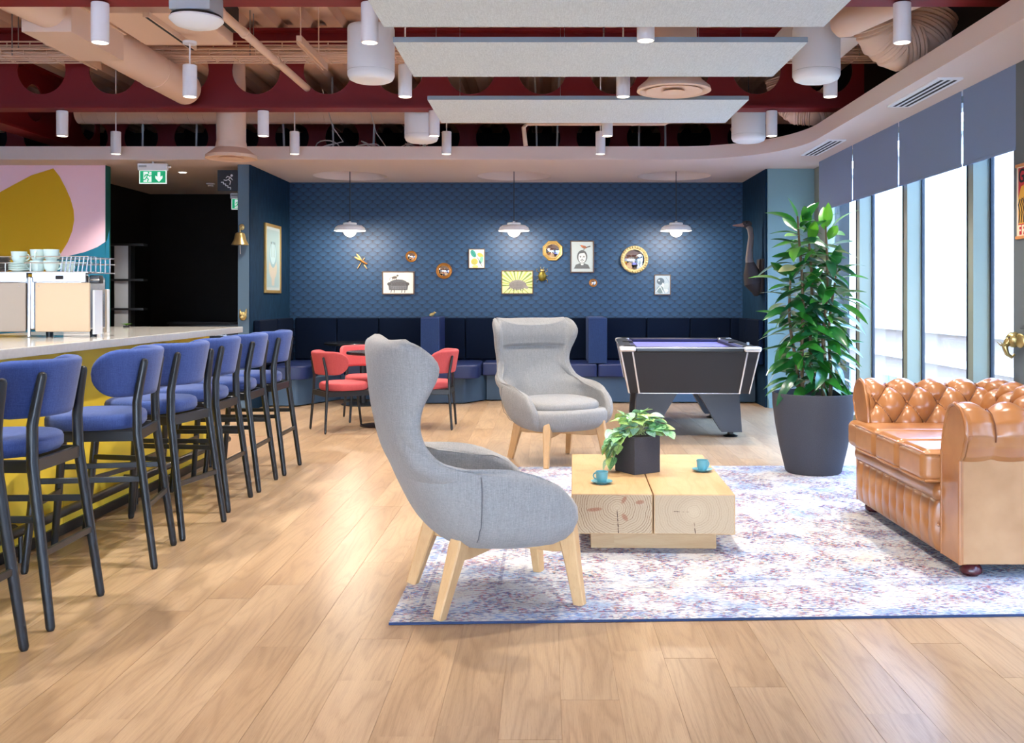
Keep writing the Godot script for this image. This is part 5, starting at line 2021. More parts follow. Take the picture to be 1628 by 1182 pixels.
		if i == 2:
			part("front_return", G.new().rbox(Vector3(-0.305, 0.004, -cw / 2 - 0.05), Vector3(0.085, 0.15, 0.19), 0.038, 4), M.tan_leather, c)
		for y in [0.062, -0.062]:
			var pp := []
			var hx := 0.345
			var hz := cw / 2 - 0.006
			pp.append(Vector3(0.3, y, hz))
			for k in 9:
				var z := lerpf(hz, -hz, k / 8.0)
				pp.append(Vector3(-hx - 0.010 * (1.0 - pow(z / hz, 2.0)), y + (0.010 * (1.0 - pow(z / hz, 2.0)) if y > 0 else 0.0), z))
			pp.append(Vector3(0.3, y, -hz))
			part("piping", G.new().tube(pp, 0.006, 7), M.tan_leather, c)
	for p in [[x0 + 0.06, near_in - 0.14], [x0 + 0.06, far_in + 0.14], [x1 + 0.12, near_in - 0.14], [x1 + 0.12, far_in + 0.14]]:
		part("foot", G.new().lathe([Vector2(0, 0), Vector2(0.03, 0), Vector2(0.046, 0.014), Vector2(0.048, 0.03), Vector2(0.038, 0.05), Vector2(0.03, 0.056), Vector2(0.032, 0.07), Vector2(0, 0.07)], 20, Transform3D(Basis(), at(p[0], 0, p[1]) - b)), M.mahogany, t)


# ---------------------------------------------------------------- the tall plant

func big_plant() -> void:
	var t := thing("potted_plant", "tall leafy plant in a round dark grey planter by the windows", "plant", at(1.905, 0.011, 6.95))
	part("planter", G.new().lathe([Vector2(0, 0), Vector2(0.185, 0), Vector2(0.195, 0.01), Vector2(0.235, 0.18), Vector2(0.265, 0.34), Vector2(0.283, 0.48), Vector2(0.287, 0.56), Vector2(0.283, 0.568), Vector2(0.272, 0.566), Vector2(0.268, 0.52), Vector2(0, 0.5)], 56), M.planter_grey, t, "round dark grey planter")
	part("soil", G.new().lathe([Vector2(0, 0.525), Vector2(0.268, 0.515), Vector2(0, 0.51)], 30), M.soil, t)
	var r := RandomNumberGenerator.new()
	r.seed = 77
	var shapes := []
	for i in 4:
		shapes.append(leaf_shape([0.215, 0.24, 0.19, 0.25][i], [0.074, 0.078, 0.07, 0.068][i], [0.22, 0.38, 0.1, 0.5][i], 0.20).mesh(60.0))
	var stems := [[Vector3(-0.07, 0, 0.03), Vector3(-0.10, 0, 0.0), 1.82], [Vector3(0.06, 0, 0.05), Vector3(0.09, 0, 0.02), 1.75], [Vector3(0.02, 0, -0.06), Vector3(-0.02, 0, -0.05), 1.74], [Vector3(0.11, 0, -0.02), Vector3(0.16, 0, -0.02), 1.50], [Vector3(-0.10, 0, -0.05), Vector3(-0.17, 0, -0.02), 1.42]]
	for q in stems:
		var p := []
		for k in 12:
			var s := k / 11.0
			p.append(q[0].lerp(q[1], s) + Vector3(0.014 * sin(s * 7.0 + q[2] * 9.0), lerpf(0.51, q[2], s), 0.012 * cos(s * 6.0)))
		part("stem", G.new().tube(p, [0.014, 0.014, 0.013, 0.013, 0.012, 0.012, 0.011, 0.011, 0.010, 0.009, 0.008, 0.006], 8), M.bark, t)
		var n := int((q[2] - 0.55) / 0.0185)
		for k in n:
			var s := (k + 0.5) / n
			var y := lerpf(0.60, q[2], s)
			var c: Vector3 = q[0].lerp(q[1], (y - 0.51) / (q[2] - 0.51))
			var az: float = k * 2.399 + q[2] * 5.0 + r.randf_range(-0.3, 0.3)
			var tipness := smooth(0.80, 1.0, s)
			var el := lerpf(r.randf_range(-0.45, 0.35), r.randf_range(0.5, 1.35), tipness)
			var out := Vector3(-sin(az), 0, -cos(az))
			var pet := 0.02 + 0.05 * r.randf() * (1.0 - tipness)
			var at_: Vector3 = c + Vector3(0, y, 0) + out * pet
			var pick := r.randf()
			var mi := 0 if pick < 0.34 else 1 if pick < 0.6 else 2 if pick < 0.88 else 3 if pick < 0.95 else 4
			if tipness > 0.3 and pick > 0.4:
				mi = 3
			var sz := r.randf_range(0.85, 1.12)
			var o := part("leaf", shapes[r.randi_range(0, 3)], M["leaf_%d" % mi], t)
			o.transform = Transform3D((Basis(Vector3.UP, az) * Basis(Vector3.RIGHT, el) * Basis(Vector3.BACK, r.randf_range(-0.6, 0.6))).scaled_local(Vector3.ONE * sz), at_)


# ---------------------------------------------------------------- the nook

func pool_table() -> void:
	var t := thing("pool_table", "black pool table with chrome corners and a violet cloth", "pool table", at(1.315, 0, 9.53), -0.054)
	var tw := 0.60
	var tl := 0.985
	var bw := 0.525
	var bl := 0.905
	var h0 := 0.405
	var h1 := 0.775
	part("cabinet", G.new().hexa([Vector3(-bw, h0, bl), Vector3(bw, h0, bl), Vector3(bw, h0, -bl), Vector3(-bw, h0, -bl)], [Vector3(-tw, h1, tl), Vector3(tw, h1, tl), Vector3(tw, h1, -tl), Vector3(-tw, h1, -tl)]), M.table_black, t)
	for sx in [-1.0, 1.0]:
		for sz in [-1.0, 1.0]:
			# corner panels with chrome edges
			var c := part("corner_panel", G.new().hexa([Vector3(sx * (bw + 0.004), h0, sz * (bl + 0.004)), Vector3(sx * (bw - 0.085), h0, sz * (bl + 0.004)), Vector3(sx * (bw - 0.085), h0, sz * (bl - 0.085)), Vector3(sx * (bw + 0.004), h0, sz * (bl - 0.085))], [Vector3(sx * (tw + 0.004), h1, sz * (tl + 0.004)), Vector3(sx * (tw - 0.10), h1, sz * (tl + 0.004)), Vector3(sx * (tw - 0.10), h1, sz * (tl - 0.10)), Vector3(sx * (tw + 0.004), h1, sz * (tl - 0.10))]), M.black_plastic, t)
			var up := Vector3(0, 0, 1)
			part("chrome_strip", G.new().bar([Vector3(sx * (bw - 0.085), h0, sz * (bl + 0.005)), Vector3(sx * (tw - 0.10), h1, sz * (tl + 0.005))], [Vector2(0.014, 0.012)], Vector3.RIGHT), M.chrome, c)
			part("chrome_strip", G.new().bar([Vector3(sx * (bw + 0.002), h0, sz * (bl + 0.002)), Vector3(sx * (tw + 0.002), h1, sz * (tl + 0.002))], [Vector2(0.012, 0.012)], Vector3.RIGHT), M.chrome, c)
			part("chrome_strip", G.new().bar([Vector3(sx * (bw + 0.005), h0, sz * (bl - 0.085)), Vector3(sx * (tw + 0.005), h1, sz * (tl - 0.10))], [Vector2(0.012, 0.014)], Vector3.RIGHT), M.chrome, c)
			part("corner_cap", G.new().rbox(Vector3(sx * 0.545, 0.800, sz * 0.935), Vector3(0.155, 0.048, 0.155), 0.022, 3), M.chrome, t)
			part("pocket", G.new().lathe([Vector2(0, 0.80), Vector2(0.045, 0.80), Vector2(0.05, 0.829), Vector2(0.056, 0.826), Vector2(0.058, 0.78), Vector2(0, 0.78)], 20, Transform3D(Basis(), Vector3(sx * 0.525, 0, sz * 0.915))), M.pocket_black, t)
			# slanting legs
			part("leg", G.new().hexa([Vector3(sx * 0.48, 0.05, sz * 0.80), Vector3(sx * 0.30, 0.05, sz * 0.80), Vector3(sx * 0.30, 0.05, sz * 0.58), Vector3(sx * 0.48, 0.05, sz * 0.58)], [Vector3(sx * 0.455, 0.41, sz * 0.80), Vector3(sx * 0.085, 0.41, sz * 0.80), Vector3(sx * 0.085, 0.41, sz * 0.50), Vector3(sx * 0.455, 0.41, sz * 0.50)]), M.leg_grey, t)
			part("foot", G.new().lathe([Vector2(0, 0), Vector2(0.062, 0), Vector2(0.066, 0.008), Vector2(0.03, 0.02), Vector2(0.025, 0.06), Vector2(0, 0.06)], 20, Transform3D(Basis(), Vector3(sx * 0.39, 0, sz * 0.70))), M.black_metal, t)
	# rails round the cloth
	for sx in [-1.0, 1.0]:
		part("side_rail", G.new().rbox(Vector3(sx * 0.555, 0.796, 0), Vector3(0.115, 0.046, 1.74), 0.012, 2), M.black_wood, t)
		part("cushion", G.new().hexa([Vector3(sx * 0.50, 0.77, 0.85), Vector3(sx * 0.455, 0.785, 0.80), Vector3(sx * 0.455, 0.785, -0.80), Vector3(sx * 0.50, 0.77, -0.85)], [Vector3(sx * 0.50, 0.815, 0.85), Vector3(sx * 0.455, 0.808, 0.80), Vector3(sx * 0.455, 0.808, -0.80), Vector3(sx * 0.50, 0.815, -0.85)]), M.cushion_navy, t)
		part("chrome_strip", G.new().rbox(Vector3(sx * 0.614, 0.80, 0), Vector3(0.006, 0.012, 1.72), 0.002), M.chrome, t)
	for sz in [-1.0, 1.0]:
		part("end_rail", G.new().rbox(Vector3(0, 0.796, sz * 0.945), Vector3(0.94, 0.046, 0.115), 0.012, 2), M.black_wood, t)
		part("cushion", G.new().hexa([Vector3(-0.47, 0.77, sz * 0.89), Vector3(-0.42, 0.785, sz * 0.845), Vector3(0.42, 0.785, sz * 0.845), Vector3(0.47, 0.77, sz * 0.89)], [Vector3(-0.47, 0.815, sz * 0.89), Vector3(-0.42, 0.808, sz * 0.845), Vector3(0.42, 0.808, sz * 0.845), Vector3(0.47, 0.815, sz * 0.89)]), M.cushion_navy, t)
		part("chrome_strip", G.new().rbox(Vector3(0, 0.812, sz * 1.001), Vector3(0.94, 0.010, 0.008), 0.003), M.chrome, t)
		part("chrome_strip", G.new().rbox(Vector3(0, h0, sz * (bl + 0.004)), Vector3(0.90, 0.006, 0.006), 0.002), M.chrome, t)
	part("cloth", G.new().box(Vector3(0, 0.775, 0), Vector3(1.0, 0.012, 1.78)), M.baize, t, "violet playing cloth")
	for sx in [-1.0, 1.0]:
		part("pocket", G.new().lathe([Vector2(0, 0.80), Vector2(0.04, 0.80), Vector2(0.045, 0.827), Vector2(0.052, 0.825), Vector2(0.054, 0.78), Vector2(0, 0.78)], 20, Transform3D(Basis(), Vector3(sx * 0.515, 0, 0))), M.pocket_black, t)
	var c := solo("chalk_cube", G.new().rbox(Vector3(0, 0.011, 0), Vector3(0.022, 0.022, 0.022), 0.002), M.grey_plastic, "small pale chalk cube on the rail of the pool table", "chalk")
	c.position = at(1.86, 0.819, 8.98)


func rounded(pts: Array, r: float, n := 6) -> PackedVector2Array:
	var out := PackedVector2Array()
	for i in pts.size():
		var p: Vector2 = pts[i]
		var a: Vector2 = (pts[posmod(i - 1, pts.size())] - p).normalized()
		var b: Vector2 = (pts[(i + 1) % pts.size()] - p).normalized()
		var c := p + (a + b) * r
		for k in n + 1:
			var s := float(k) / n
			out.append((p + a * r).lerp(p, s).lerp(p.lerp(p + b * r, s), s))
	return out


func upright(poly: PackedVector2Array, h0: float, h1: float) -> G:
	return G.new().prism(poly, h1 - h0, Transform3D(Basis(Vector3.RIGHT, Vector3.FORWARD, Vector3.UP), Vector3(0, h0, 0)))


func cushion(poly: PackedVector2Array, h0: float, h1: float) -> G:
	# an upholstered slab with softened top and bottom edges
	var c := Vector2()
	for p in poly:
		c += p
	c /= poly.size()
	var rings := []
	for q in [[0.014, h0], [0.003, h0 + 0.006], [0.0, h0 + 0.02], [0.0, h1 - 0.03], [0.005, h1 - 0.012], [0.016, h1 - 0.003], [0.03, h1]]:
		var ring := PackedVector3Array()
		for i in poly.size():
			var n := (poly[(i + 1) % poly.size()] - poly[posmod(i - 1, poly.size())]).normalized().orthogonal()
			if n.dot(c - poly[i]) < 0:
				n = -n
			var p: Vector2 = poly[i] + n * float(q[0])
			ring.append(at(p.x, q[1], p.y))
		rings.append(ring)
	return G.new().loft(rings)


func banquette() -> void:
	var t := thing("banquette", "long navy leather banquette bench round the blue nook", "bench", Vector3.ZERO)
	var seats := [
		rounded([Vector2(-3.2, 11.15), Vector2(-2.74, 11.15), Vector2(-2.74, 11.85), Vector2(-3.2, 11.85)], 0.13),
		rounded([Vector2(-3.2, 11.86), Vector2(-2.45, 11.86), Vector2(-2.45, 12.29), Vector2(-3.2, 12.29)], 0.02),
		rounded([Vector2(-2.44, 11.86), Vector2(-1.72, 11.86), Vector2(-1.72, 12.29), Vector2(-2.44, 12.29)], 0.02),
		rounded([Vector2(-1.71, 11.32), Vector2(-0.78, 11.32), Vector2(-0.78, 12.29), Vector2(-1.71, 12.29)], 0.15),
		rounded([Vector2(-0.77, 11.80), Vector2(-0.30, 11.80), Vector2(-0.30, 12.29), Vector2(-0.77, 12.29)], 0.02),
		rounded([Vector2(-0.29, 11.55), Vector2(0.605, 11.55), Vector2(0.605, 12.29), Vector2(-0.29, 12.29)], 0.025),
		rounded([Vector2(0.615, 11.55), Vector2(1.70, 11.55), Vector2(1.70, 12.29), Vector2(0.615, 12.29)], 0.025),
		rounded([Vector2(1.71, 11.55), Vector2(2.47, 11.55), Vector2(2.47, 12.29), Vector2(1.71, 12.29)], 0.025)]
	for s in seats:
		part("seat_cushion", cushion(s, 0.31, 0.47), M.bench_leather, t)
	var bases := [
		rounded([Vector2(-3.2, 11.20), Vector2(-2.86, 11.20), Vector2(-2.50, 11.92), Vector2(-3.2, 11.92)], 0.03),
		[Vector2(-3.2, 11.92), Vector2(-1.62, 11.92), Vector2(-1.62, 12.3), Vector2(-3.2, 12.3)],
		rounded([Vector2(-1.62, 11.50), Vector2(-0.96, 11.50), Vector2(-0.72, 11.90), Vector2(-0.72, 12.3), Vector2(-1.62, 12.3)], 0.03),
		[Vector2(-0.72, 11.85), Vector2(-0.28, 11.85), Vector2(-0.28, 12.3), Vector2(-0.72, 12.3)],
		[Vector2(-0.28, 11.60), Vector2(2.49, 11.60), Vector2(2.49, 12.3), Vector2(-0.28, 12.3)]]
	for b in bases:
		part("base", upright(PackedVector2Array(b), 0.012, 0.312), M.bench_base, t)
	var joints := [-3.17, -2.64, -2.11, -1.56, -1.02, -0.5, 0.0, 0.52, 0.72, 1.27, 1.82, 2.33, 2.49]
	for i in joints.size() - 1:
		part("back_panel", rx(joints[i] + 0.003, joints[i + 1] - 0.003, 0.475, 1.0, 12.30, 12.396, 0.018, 2), M.bench_back, t)
	for p in [[10.85, 11.56], [11.57, 12.29]]:
		part("back_panel", rx(-3.258, -3.18, 0.475, 1.0, p[0], p[1], 0.018, 2), M.bench_back, t)
		part("back_panel", rx(2.43, 2.498, 0.475, 1.0, p[0] + 0.30, p[1] + (0.0 if p[1] > 12 else 0.29), 0.018, 2), M.bench_back, t)
	var names := ["upholstered blue divider on the bench behind the red chairs", "upholstered blue divider on the bench beside the pool table"]
	var cloths := ["bench_leather", "divider_cloth"]
	for i in 2:
		var x: float = [-1.49, 0.50][i]
		var d := thing("bench_divider", names[i], "divider", at(x + 0.11, 0.472, 11.92), 0.0, "upholstered bench dividers")
		part("cushion", G.new().rbox(Vector3(0, 0.275, 0.0), Vector3(0.22, 0.55, 0.70), 0.022, 3), M[cloths[i]], d)
		part("end_panel", G.new().rbox(Vector3(0.004, 0.27, 0.352), Vector3(0.222, 0.54, 0.02), 0.008, 2), M.divider_cloth, d)
	# small brass bird on the divider
	var o := thing("brass_bird", "tiny brass bird perched on the blue bench divider", "ornament", at(-1.36, 1.022, 11.62), 0.4, "brass ornaments")
	part("body", G.new().ball(Vector3(0, 0.03, 0), Vector3(0.035, 0.020, 0.018), 12, 8, Basis(Vector3.BACK, 0.4)), M.brass, o)
	part("head", G.new().ball(Vector3(0.032, 0.052, 0), Vector3(0.013, 0.013, 0.012), 10, 7), M.brass, o)
	part("beak", G.new().tube([Vector3(0.042, 0.053, 0), Vector3(0.058, 0.05, 0)], [0.004, 0.001], 6), M.brass, o)
	part("leg", G.new().tube([Vector3(0, 0.015, 0.006), Vector3(0, 0, 0.006)], 0.002, 5), M.brass, o)
	part("leg", G.new().tube([Vector3(0, 0.015, -0.006), Vector3(0, 0, -0.006)], 0.002, 5), M.brass, o)


# ---------------------------------------------------------------- pictures

class Page:
	var im: Image

	func _init(w: int, h: int, c: Color) -> void:
		im = Image.create(w, h, false, Image.FORMAT_RGB8)
		im.fill(c)

	func ell(cx: float, cy: float, rx: float, ry: float, c: Color, turn := 0.0) -> Page:
		var m := maxf(rx, ry) + 1
		for y in range(maxi(0, int(cy - m)), mini(im.get_height(), int(cy + m) + 1)):
			for x in range(maxi(0, int(cx - m)), mini(im.get_width(), int(cx + m) + 1)):
				var d := Vector2(x + 0.5 - cx, y + 0.5 - cy).rotated(-turn)
				if pow(d.x / rx, 2) + pow(d.y / ry, 2) <= 1.0:
					im.set_pixel(x, y, c)
		return self

	func line(pts: Array, w: float, c: Color) -> Page:
		for i in pts.size() - 1:
			var a := Vector2(pts[i][0], pts[i][1])
			var b := Vector2(pts[i + 1][0], pts[i + 1][1])
			var n := int(a.distance_to(b) * 2.0) + 1
			for k in n + 1:
				var p := a.lerp(b, float(k) / n)
				ell(p.x, p.y, w / 2, w / 2, c)
		return self

	func poly(pts: Array, c: Color) -> Page:
		var p := PackedVector2Array()
		for q in pts:
			p.append(Vector2(q[0], q[1]))
		for y in im.get_height():
			for x in im.get_width():
				if Geometry2D.is_point_in_polygon(Vector2(x + 0.5, y + 0.5), p):
					im.set_pixel(x, y, c)
		return self

	# engraving strokes over dark areas
	func hatch(step: int, c: Color, dark: float) -> Page:
		for y in im.get_height():
			for x in im.get_width():
				if im.get_pixel(x, y).get_luminance() < dark and (x + y * 2) % step == 0:
					im.set_pixel(x, y, c)
		return self


func framed(called: String, label: String, x: Transform3D, w: float, h: float, fw: float, fd: float, fm: Material, page: Page, group := "framed prints on the blue wall") -> Node3D:
	var t := thing(called, label, "picture", Vector3.ZERO, 0.0, group)
	t.transform = x
	var g := G.new()
	for s in [-1.0, 1.0]:
		g.rbox(Vector3(s * (w - fw) / 2, 0, fd / 2), Vector3(fw, h, fd), 0.002)
		g.rbox(Vector3(0, s * (h - fw) / 2, fd / 2), Vector3(w - fw * 1.2, fw, fd), 0.002)
	part("frame", g, fm, t)
	var m := StandardMaterial3D.new()
	m.resource_name = called
	m.albedo_texture = ImageTexture.create_from_image(page.im)
	m.roughness = 0.5
	var q := PackedVector3Array()
	var u := PackedVector2Array()
	for k in 4:
		q.append(Vector3(((k & 1) - 0.5) * (w - fw), ((k >> 1) - 0.5) * (h - fw), fd * 0.6))
		u.append(Vector2(k & 1, 1 - (k >> 1)))
	part("print", G.new().grid(q, 2, false, u), m, t)
	return t


func on_wall(px: float, py: float) -> Vector3:
	return at((px - 868) / 125.0, EYE + (474 - py) / 125.0, 12.398)


func convex_mirror(label: String, px: float, py: float, r: float, seg: int, ring: Material, beaded: bool) -> void:
	var inner := 0.80 if beaded else 0.68
	var t := thing("convex_mirror", label, "mirror", on_wall(px, py), 0.0, "gilt mirrors on the blue wall")
	var face := Transform3D(Basis(Vector3.RIGHT, PI / 2), Vector3.ZERO)
	if seg < 12:
		face = Transform3D(Basis(Vector3.BACK, PI / seg) * Basis(Vector3.RIGHT, PI / 2), Vector3.ZERO)
	part("frame", G.new().lathe([Vector2(r * (inner - 0.02), 0.0), Vector2(r, 0.0), Vector2(r, r * 0.12), Vector2(r * 0.95, r * 0.18), Vector2(r * lerpf(inner, 1.0, 0.45), r * 0.13), Vector2(r * lerpf(inner, 1.0, 0.25), r * 0.17), Vector2(r * inner, r * 0.1)], seg, face), ring, t, "", 25.0)
	var dome := []
	for i in 9:
		var a := i / 8.0
		dome.append(Vector2(r * (inner + 0.02) * (1.0 - a), r * 0.06 + r * 0.20 * (1.0 - (1.0 - a) * (1.0 - a))))
	part("mirror", G.new().lathe(dome, 36, Transform3D(Basis(Vector3.RIGHT, PI / 2), Vector3.ZERO)), M.mirror, t)
	if beaded:
		var bead := G.new().ball(Vector3.ZERO, Vector3.ONE * r * 0.085, 8, 6).mesh()
		for i in 30:
			var a := TAU * i / 30
			part("bead", bead, ring, t).position = Vector3(cos(a) * r * 0.90, sin(a) * r * 0.90, r * 0.16)


func wall_pictures() -> void:
	var cream := c8(232, 228, 212)
	var ink := c8(34, 34, 36)
	# a monkey on a buttoned settee
	var p := Page.new(164, 116, cream)
	p.poly([[28, 62], [44, 48], [60, 42], [82, 40], [104, 42], [120, 48], [136, 62], [130, 96], [34, 96]], c8(96, 96, 98))
	p.ell(34, 64, 10, 9, ink).ell(130, 64, 10, 9, ink).poly([[46, 54], [118, 54], [114, 74], [50, 74]], c8(52, 52, 56)).poly([[40, 74], [124, 74], [120, 92], [44, 92]], c8(120, 120, 122))
	for i in 9:
		p.line([[44 + i * 9, 78], [46 + i * 8.6, 94]], 2.0, ink)
	for x in [46, 62, 102, 118]:
		p.line([[x, 94], [x - 2, 108]], 3.5, ink)
	p.line([[40, 94], [124, 94]], 3, ink)
	p.ell(62, 30, 14, 7, c8(92, 86, 78), -0.15).ell(78, 20, 6, 5, c8(60, 56, 52)).line([[52, 32], [50, 42]], 3, ink).line([[70, 32], [74, 42]], 3, ink).line([[48, 28], [38, 34], [36, 42]], 2, ink).hatch(5, c8(200, 198, 188), 0.3)
	framed("settee_print", "framed print of a monkey walking along a buttoned settee", Transform3D(Basis(), on_wall(633.5, 450)), 0.41, 0.295, 0.014, 0.022, M.frame_dark, p)
	# leaves
	p = Page.new(84, 100, c8(236, 228, 208))
	p.ell(24, 24, 13, 22, c8(44, 142, 128), -0.5).ell(62, 32, 18, 11, c8(168, 164, 70), 0.5).ell(30, 66, 18, 17, c8(170, 168, 74)).ell(66, 58, 10, 20, c8(112, 176, 148), 0.3).ell(34, 92, 16, 8, c8(204, 196, 110)).line([[12, 8], [36, 42]], 1.5, c8(20, 90, 84)).line([[46, 44], [72, 92]], 3.0, c8(60, 66, 74)).ell(60, 70, 5, 9, c8(70, 100, 110), -0.5)
	for i in 5:
		p.line([[14 + i * 7, 56], [18 + i * 6, 80]], 1.0, c8(120, 116, 40))
	framed("leaf_print", "small framed print of teal and olive leaves", Transform3D(Basis(), on_wall(758, 411.5)), 0.208, 0.25, 0.010, 0.02, M.frame_dark, p)
	# armadillo among palm fronds
	p = Page.new(164, 120, c8(204, 212, 146))
	for i in 15:
		var a := -PI + i * 0.235
		var c := Vector2(78, 78)
		var e := c + Vector2(cos(a), sin(a) * 0.85) * 110
		p.poly([[c.x, c.y], [e.x - 7 * sin(a), e.y + 7 * cos(a)], [e.x + 5 * sin(a), e.y - 5 * cos(a)]], c8(150, 168, 76) if i % 2 else c8(104, 128, 60))
	for i in 6:
		p.line([[10 + i * 26, 118], [40 + i * 14, 92]], 4, c8(130, 150, 70))
	p.ell(84, 74, 46, 26, c8(120, 116, 112)).ell(126, 84, 16, 9, c8(132, 126, 120), 0.5).poly([[40, 84], [24, 104], [48, 92]], c8(112, 108, 104))
	for i in 12:
		p.line([[48 + i * 7, 56 + absf(i - 5.5) * 2.2], [46 + i * 7, 92 - absf(i - 5.5) * 1.5]], 1.4, c8(70, 68, 70))
	for x in [62, 78, 100, 112]:
		p.line([[x, 94], [x - 2, 106]], 4, c8(90, 86, 84))
	framed("armadillo_print", "framed yellow print of an armadillo among palm fronds", Transform3D(Basis(), on_wall(822.5, 449)), 0.405, 0.302, 0.012, 0.022, M.frame_dark, p)
	# bust of a man with a small bird on his head
	p = Page.new(120, 160, c8(176, 190, 190))
	p.poly([[16, 142], [26, 122], [46, 114], [72, 114], [92, 122], [102, 142]], c8(60, 64, 66)).poly([[50, 104], [70, 104], [66, 124], [54, 124]], c8(196, 206, 204))
	p.ell(60, 80, 27, 34, c8(56, 60, 62)).ell(60, 84, 20, 28, c8(206, 214, 210)).poly([[38, 66], [44, 52], [76, 52], [82, 66], [70, 60], [56, 62]], c8(44, 48, 50))
	p.line([[47, 78], [55, 77]], 3, ink).line([[65, 77], [73, 78]], 3, ink).ell(51, 82, 3, 2, ink).ell(69, 82, 3, 2, ink).line([[60, 82], [58, 92], [61, 93]], 1.5, c8(110, 116, 116)).line([[52, 99], [60, 96], [68, 99]], 3.5, ink).line([[56, 105], [64, 105]], 1.5, c8(90, 90, 90)).hatch(4, c8(170, 178, 176), 0.26)
	p.ell(70, 30, 15, 7, c8(150, 96, 64), 0.25).ell(58, 24, 6, 5, c8(190, 110, 70)).line([[82, 32], [102, 26]], 5, c8(70, 66, 62)).line([[53, 23], [48, 20]], 2, ink).line([[68, 36], [66, 46]], 1.5, ink).line([[73, 36], [73, 46]], 1.5, ink)
	framed("bust_print", "framed print of a moustached man with a bird on his head", Transform3D(Basis(), on_wall(925.5, 408.5)), 0.30, 0.405, 0.012, 0.022, M.frame_dark, p)
	# grey blue bird
	p = Page.new(84, 104, c8(150, 168, 182))
	p.ell(32, 34, 20, 18, c8(74, 92, 104)).poly([[44, 40], [74, 84], [60, 96], [34, 56]], c8(190, 204, 210)).ell(30, 78, 18, 20, c8(110, 132, 138)).ell(62, 60, 13, 18, c8(166, 182, 188), 0.4).line([[6, 90], [30, 60], [48, 96]], 4, c8(206, 216, 218)).ell(24, 30, 4, 4, c8(210, 220, 222)).line([[60, 12], [78, 40]], 2, c8(110, 130, 146))
	framed("bird_print", "small grey blue framed print of a bird at the edge of the wall", Transform3D(Basis(), on_wall(1053, 453)), 0.21, 0.26, 0.010, 0.02, M.frame_dark, p)
	# tall print on the partition
	p = Page.new(150, 220, c8(150, 178, 182))
	p.poly([[0, 0], [150, 0], [150, 14], [0, 14]], c8(176, 190, 190)).poly([[0, 206], [150, 206], [150, 220], [0, 220]], c8(176, 190, 190)).poly([[0, 0], [12, 0], [12, 220], [0, 220]], c8(176, 190, 190)).poly([[138, 0], [150, 0], [150, 220], [138, 220]], c8(176, 190, 190))
	p.ell(75, 142, 40, 36, c8(186, 182, 164)).ell(75, 96, 36, 44, c8(132, 168, 180)).ell(75, 92, 28, 36, c8(170, 200, 206)).poly([[55, 150], [95, 150], [88, 200], [62, 200]], c8(188, 182, 168))
	for i in 3:
		p.line([[57 + i * 18, 60], [60 + i * 15, 104]], 2, c8(90, 110, 110)).ell(57 + i * 18, 58, 3, 5, c8(60, 74, 74))
	framed("tall_print", "tall pale print in a gold frame on the partition side", Transform3D(Basis(Vector3(0, 0, -1), Vector3.UP, Vector3.RIGHT), at(-3.259, 1.715, 11.59)), 0.66, 0.815, 0.035, 0.024, M.gold_leaf, p)
	# mirrors
	convex_mirror("smallest oval gilt mirror above the settee print", 654, 408, 0.073, 30, M.old_gold, false)
	convex_mirror("round gilt convex mirror between the settee and leaf prints", 706, 431, 0.102, 36, M.old_gold, false)
	convex_mirror("octagonal gilt convex mirror beside the bust print", 878.5, 399, 0.136, 8, M.gold_leaf, false)
	convex_mirror("largest round mirror with a beaded gilt rim", 1008.5, 413, 0.175, 44, M.pale_gold, true)
	convex_mirror("tiny round gilt mirror under the bust print", 943, 450, 0.052, 24, M.old_gold, false)
	# dragonfly and beetle
	var d := thing("brass_dragonfly", "gilt dragonfly ornament on the blue wall beside the first pendant", "ornament", on_wall(575, 416) + Vector3(0, 0, 0.02), 0.0, "brass ornaments")
	part("body", G.new().tube([Vector3(-0.012, 0.016, 0.004), Vector3(0.02, -0.004, 0.008), Vector3(0.05, -0.022, 0.006)], [0.009, 0.015, 0.012], 10, true), M.old_gold, d)
	part("head", G.new().ball(Vector3(0.066, -0.030, 0.006), Vector3(0.014, 0.013, 0.012), 12, 8), M.old_gold, d)
	for q in [[-0.030, 0.058, 2.25, 0.052, 0.011], [-0.046, 0.034, 2.62, 0.050, 0.012], [-0.026, -0.050, 1.02, 0.050, 0.006], [0.052, -0.066, -0.95, 0.036, 0.007], [0.030, 0.030, 0.9, 0.022, 0.005]]:
		part("wing", G.new().ball(Vector3(q[0], q[1], 0.0), Vector3(q[3], q[4], 0.004), 14, 6, Basis(Vector3.BACK, q[2])), M.gold_leaf, d)
	var b := thing("brass_beetle", "gilt beetle ornament beside the armadillo print", "ornament", on_wall(862, 438) + Vector3(0, 0, 0.014), 0.0, "brass ornaments")
	part("shell", G.new().ball(Vector3(0, -0.012, 0), Vector3(0.05, 0.066, 0.03), 18, 12), M.beetle_green, b)
	part("head", G.new().ball(Vector3(0, 0.062, 0), Vector3(0.03, 0.022, 0.02), 12, 8), M.brass, b)
	part("groove", G.new().tube([Vector3(0, 0.045, 0.022), Vector3(0, 0.0, 0.031), Vector3(0, -0.07, 0.012)], 0.002, 6), M.brass, b)
	for s in [-1.0, 1.0]:
		for k in 3:
			var y := 0.04 - k * 0.042
			part("leg", G.new().tube([Vector3(s * 0.04, y, 0.0), Vector3(s * 0.068, y + 0.014 - k * 0.016, 0.01), Vector3(s * 0.066, y + 0.04 - k * 0.045, -0.005)], 0.004, 6), M.brass, b)
		part("feeler", G.new().tube([Vector3(s * 0.014, 0.078, 0.0), Vector3(s * 0.024, 0.105, 0.004)], 0.003, 5), M.brass, b)
	# ostrich head on the dark side wall
	var o := thing("ostrich_head", "mounted ostrich head and neck on the dark blue side wall", "trophy", at(2.44, 1.6, 11.3))
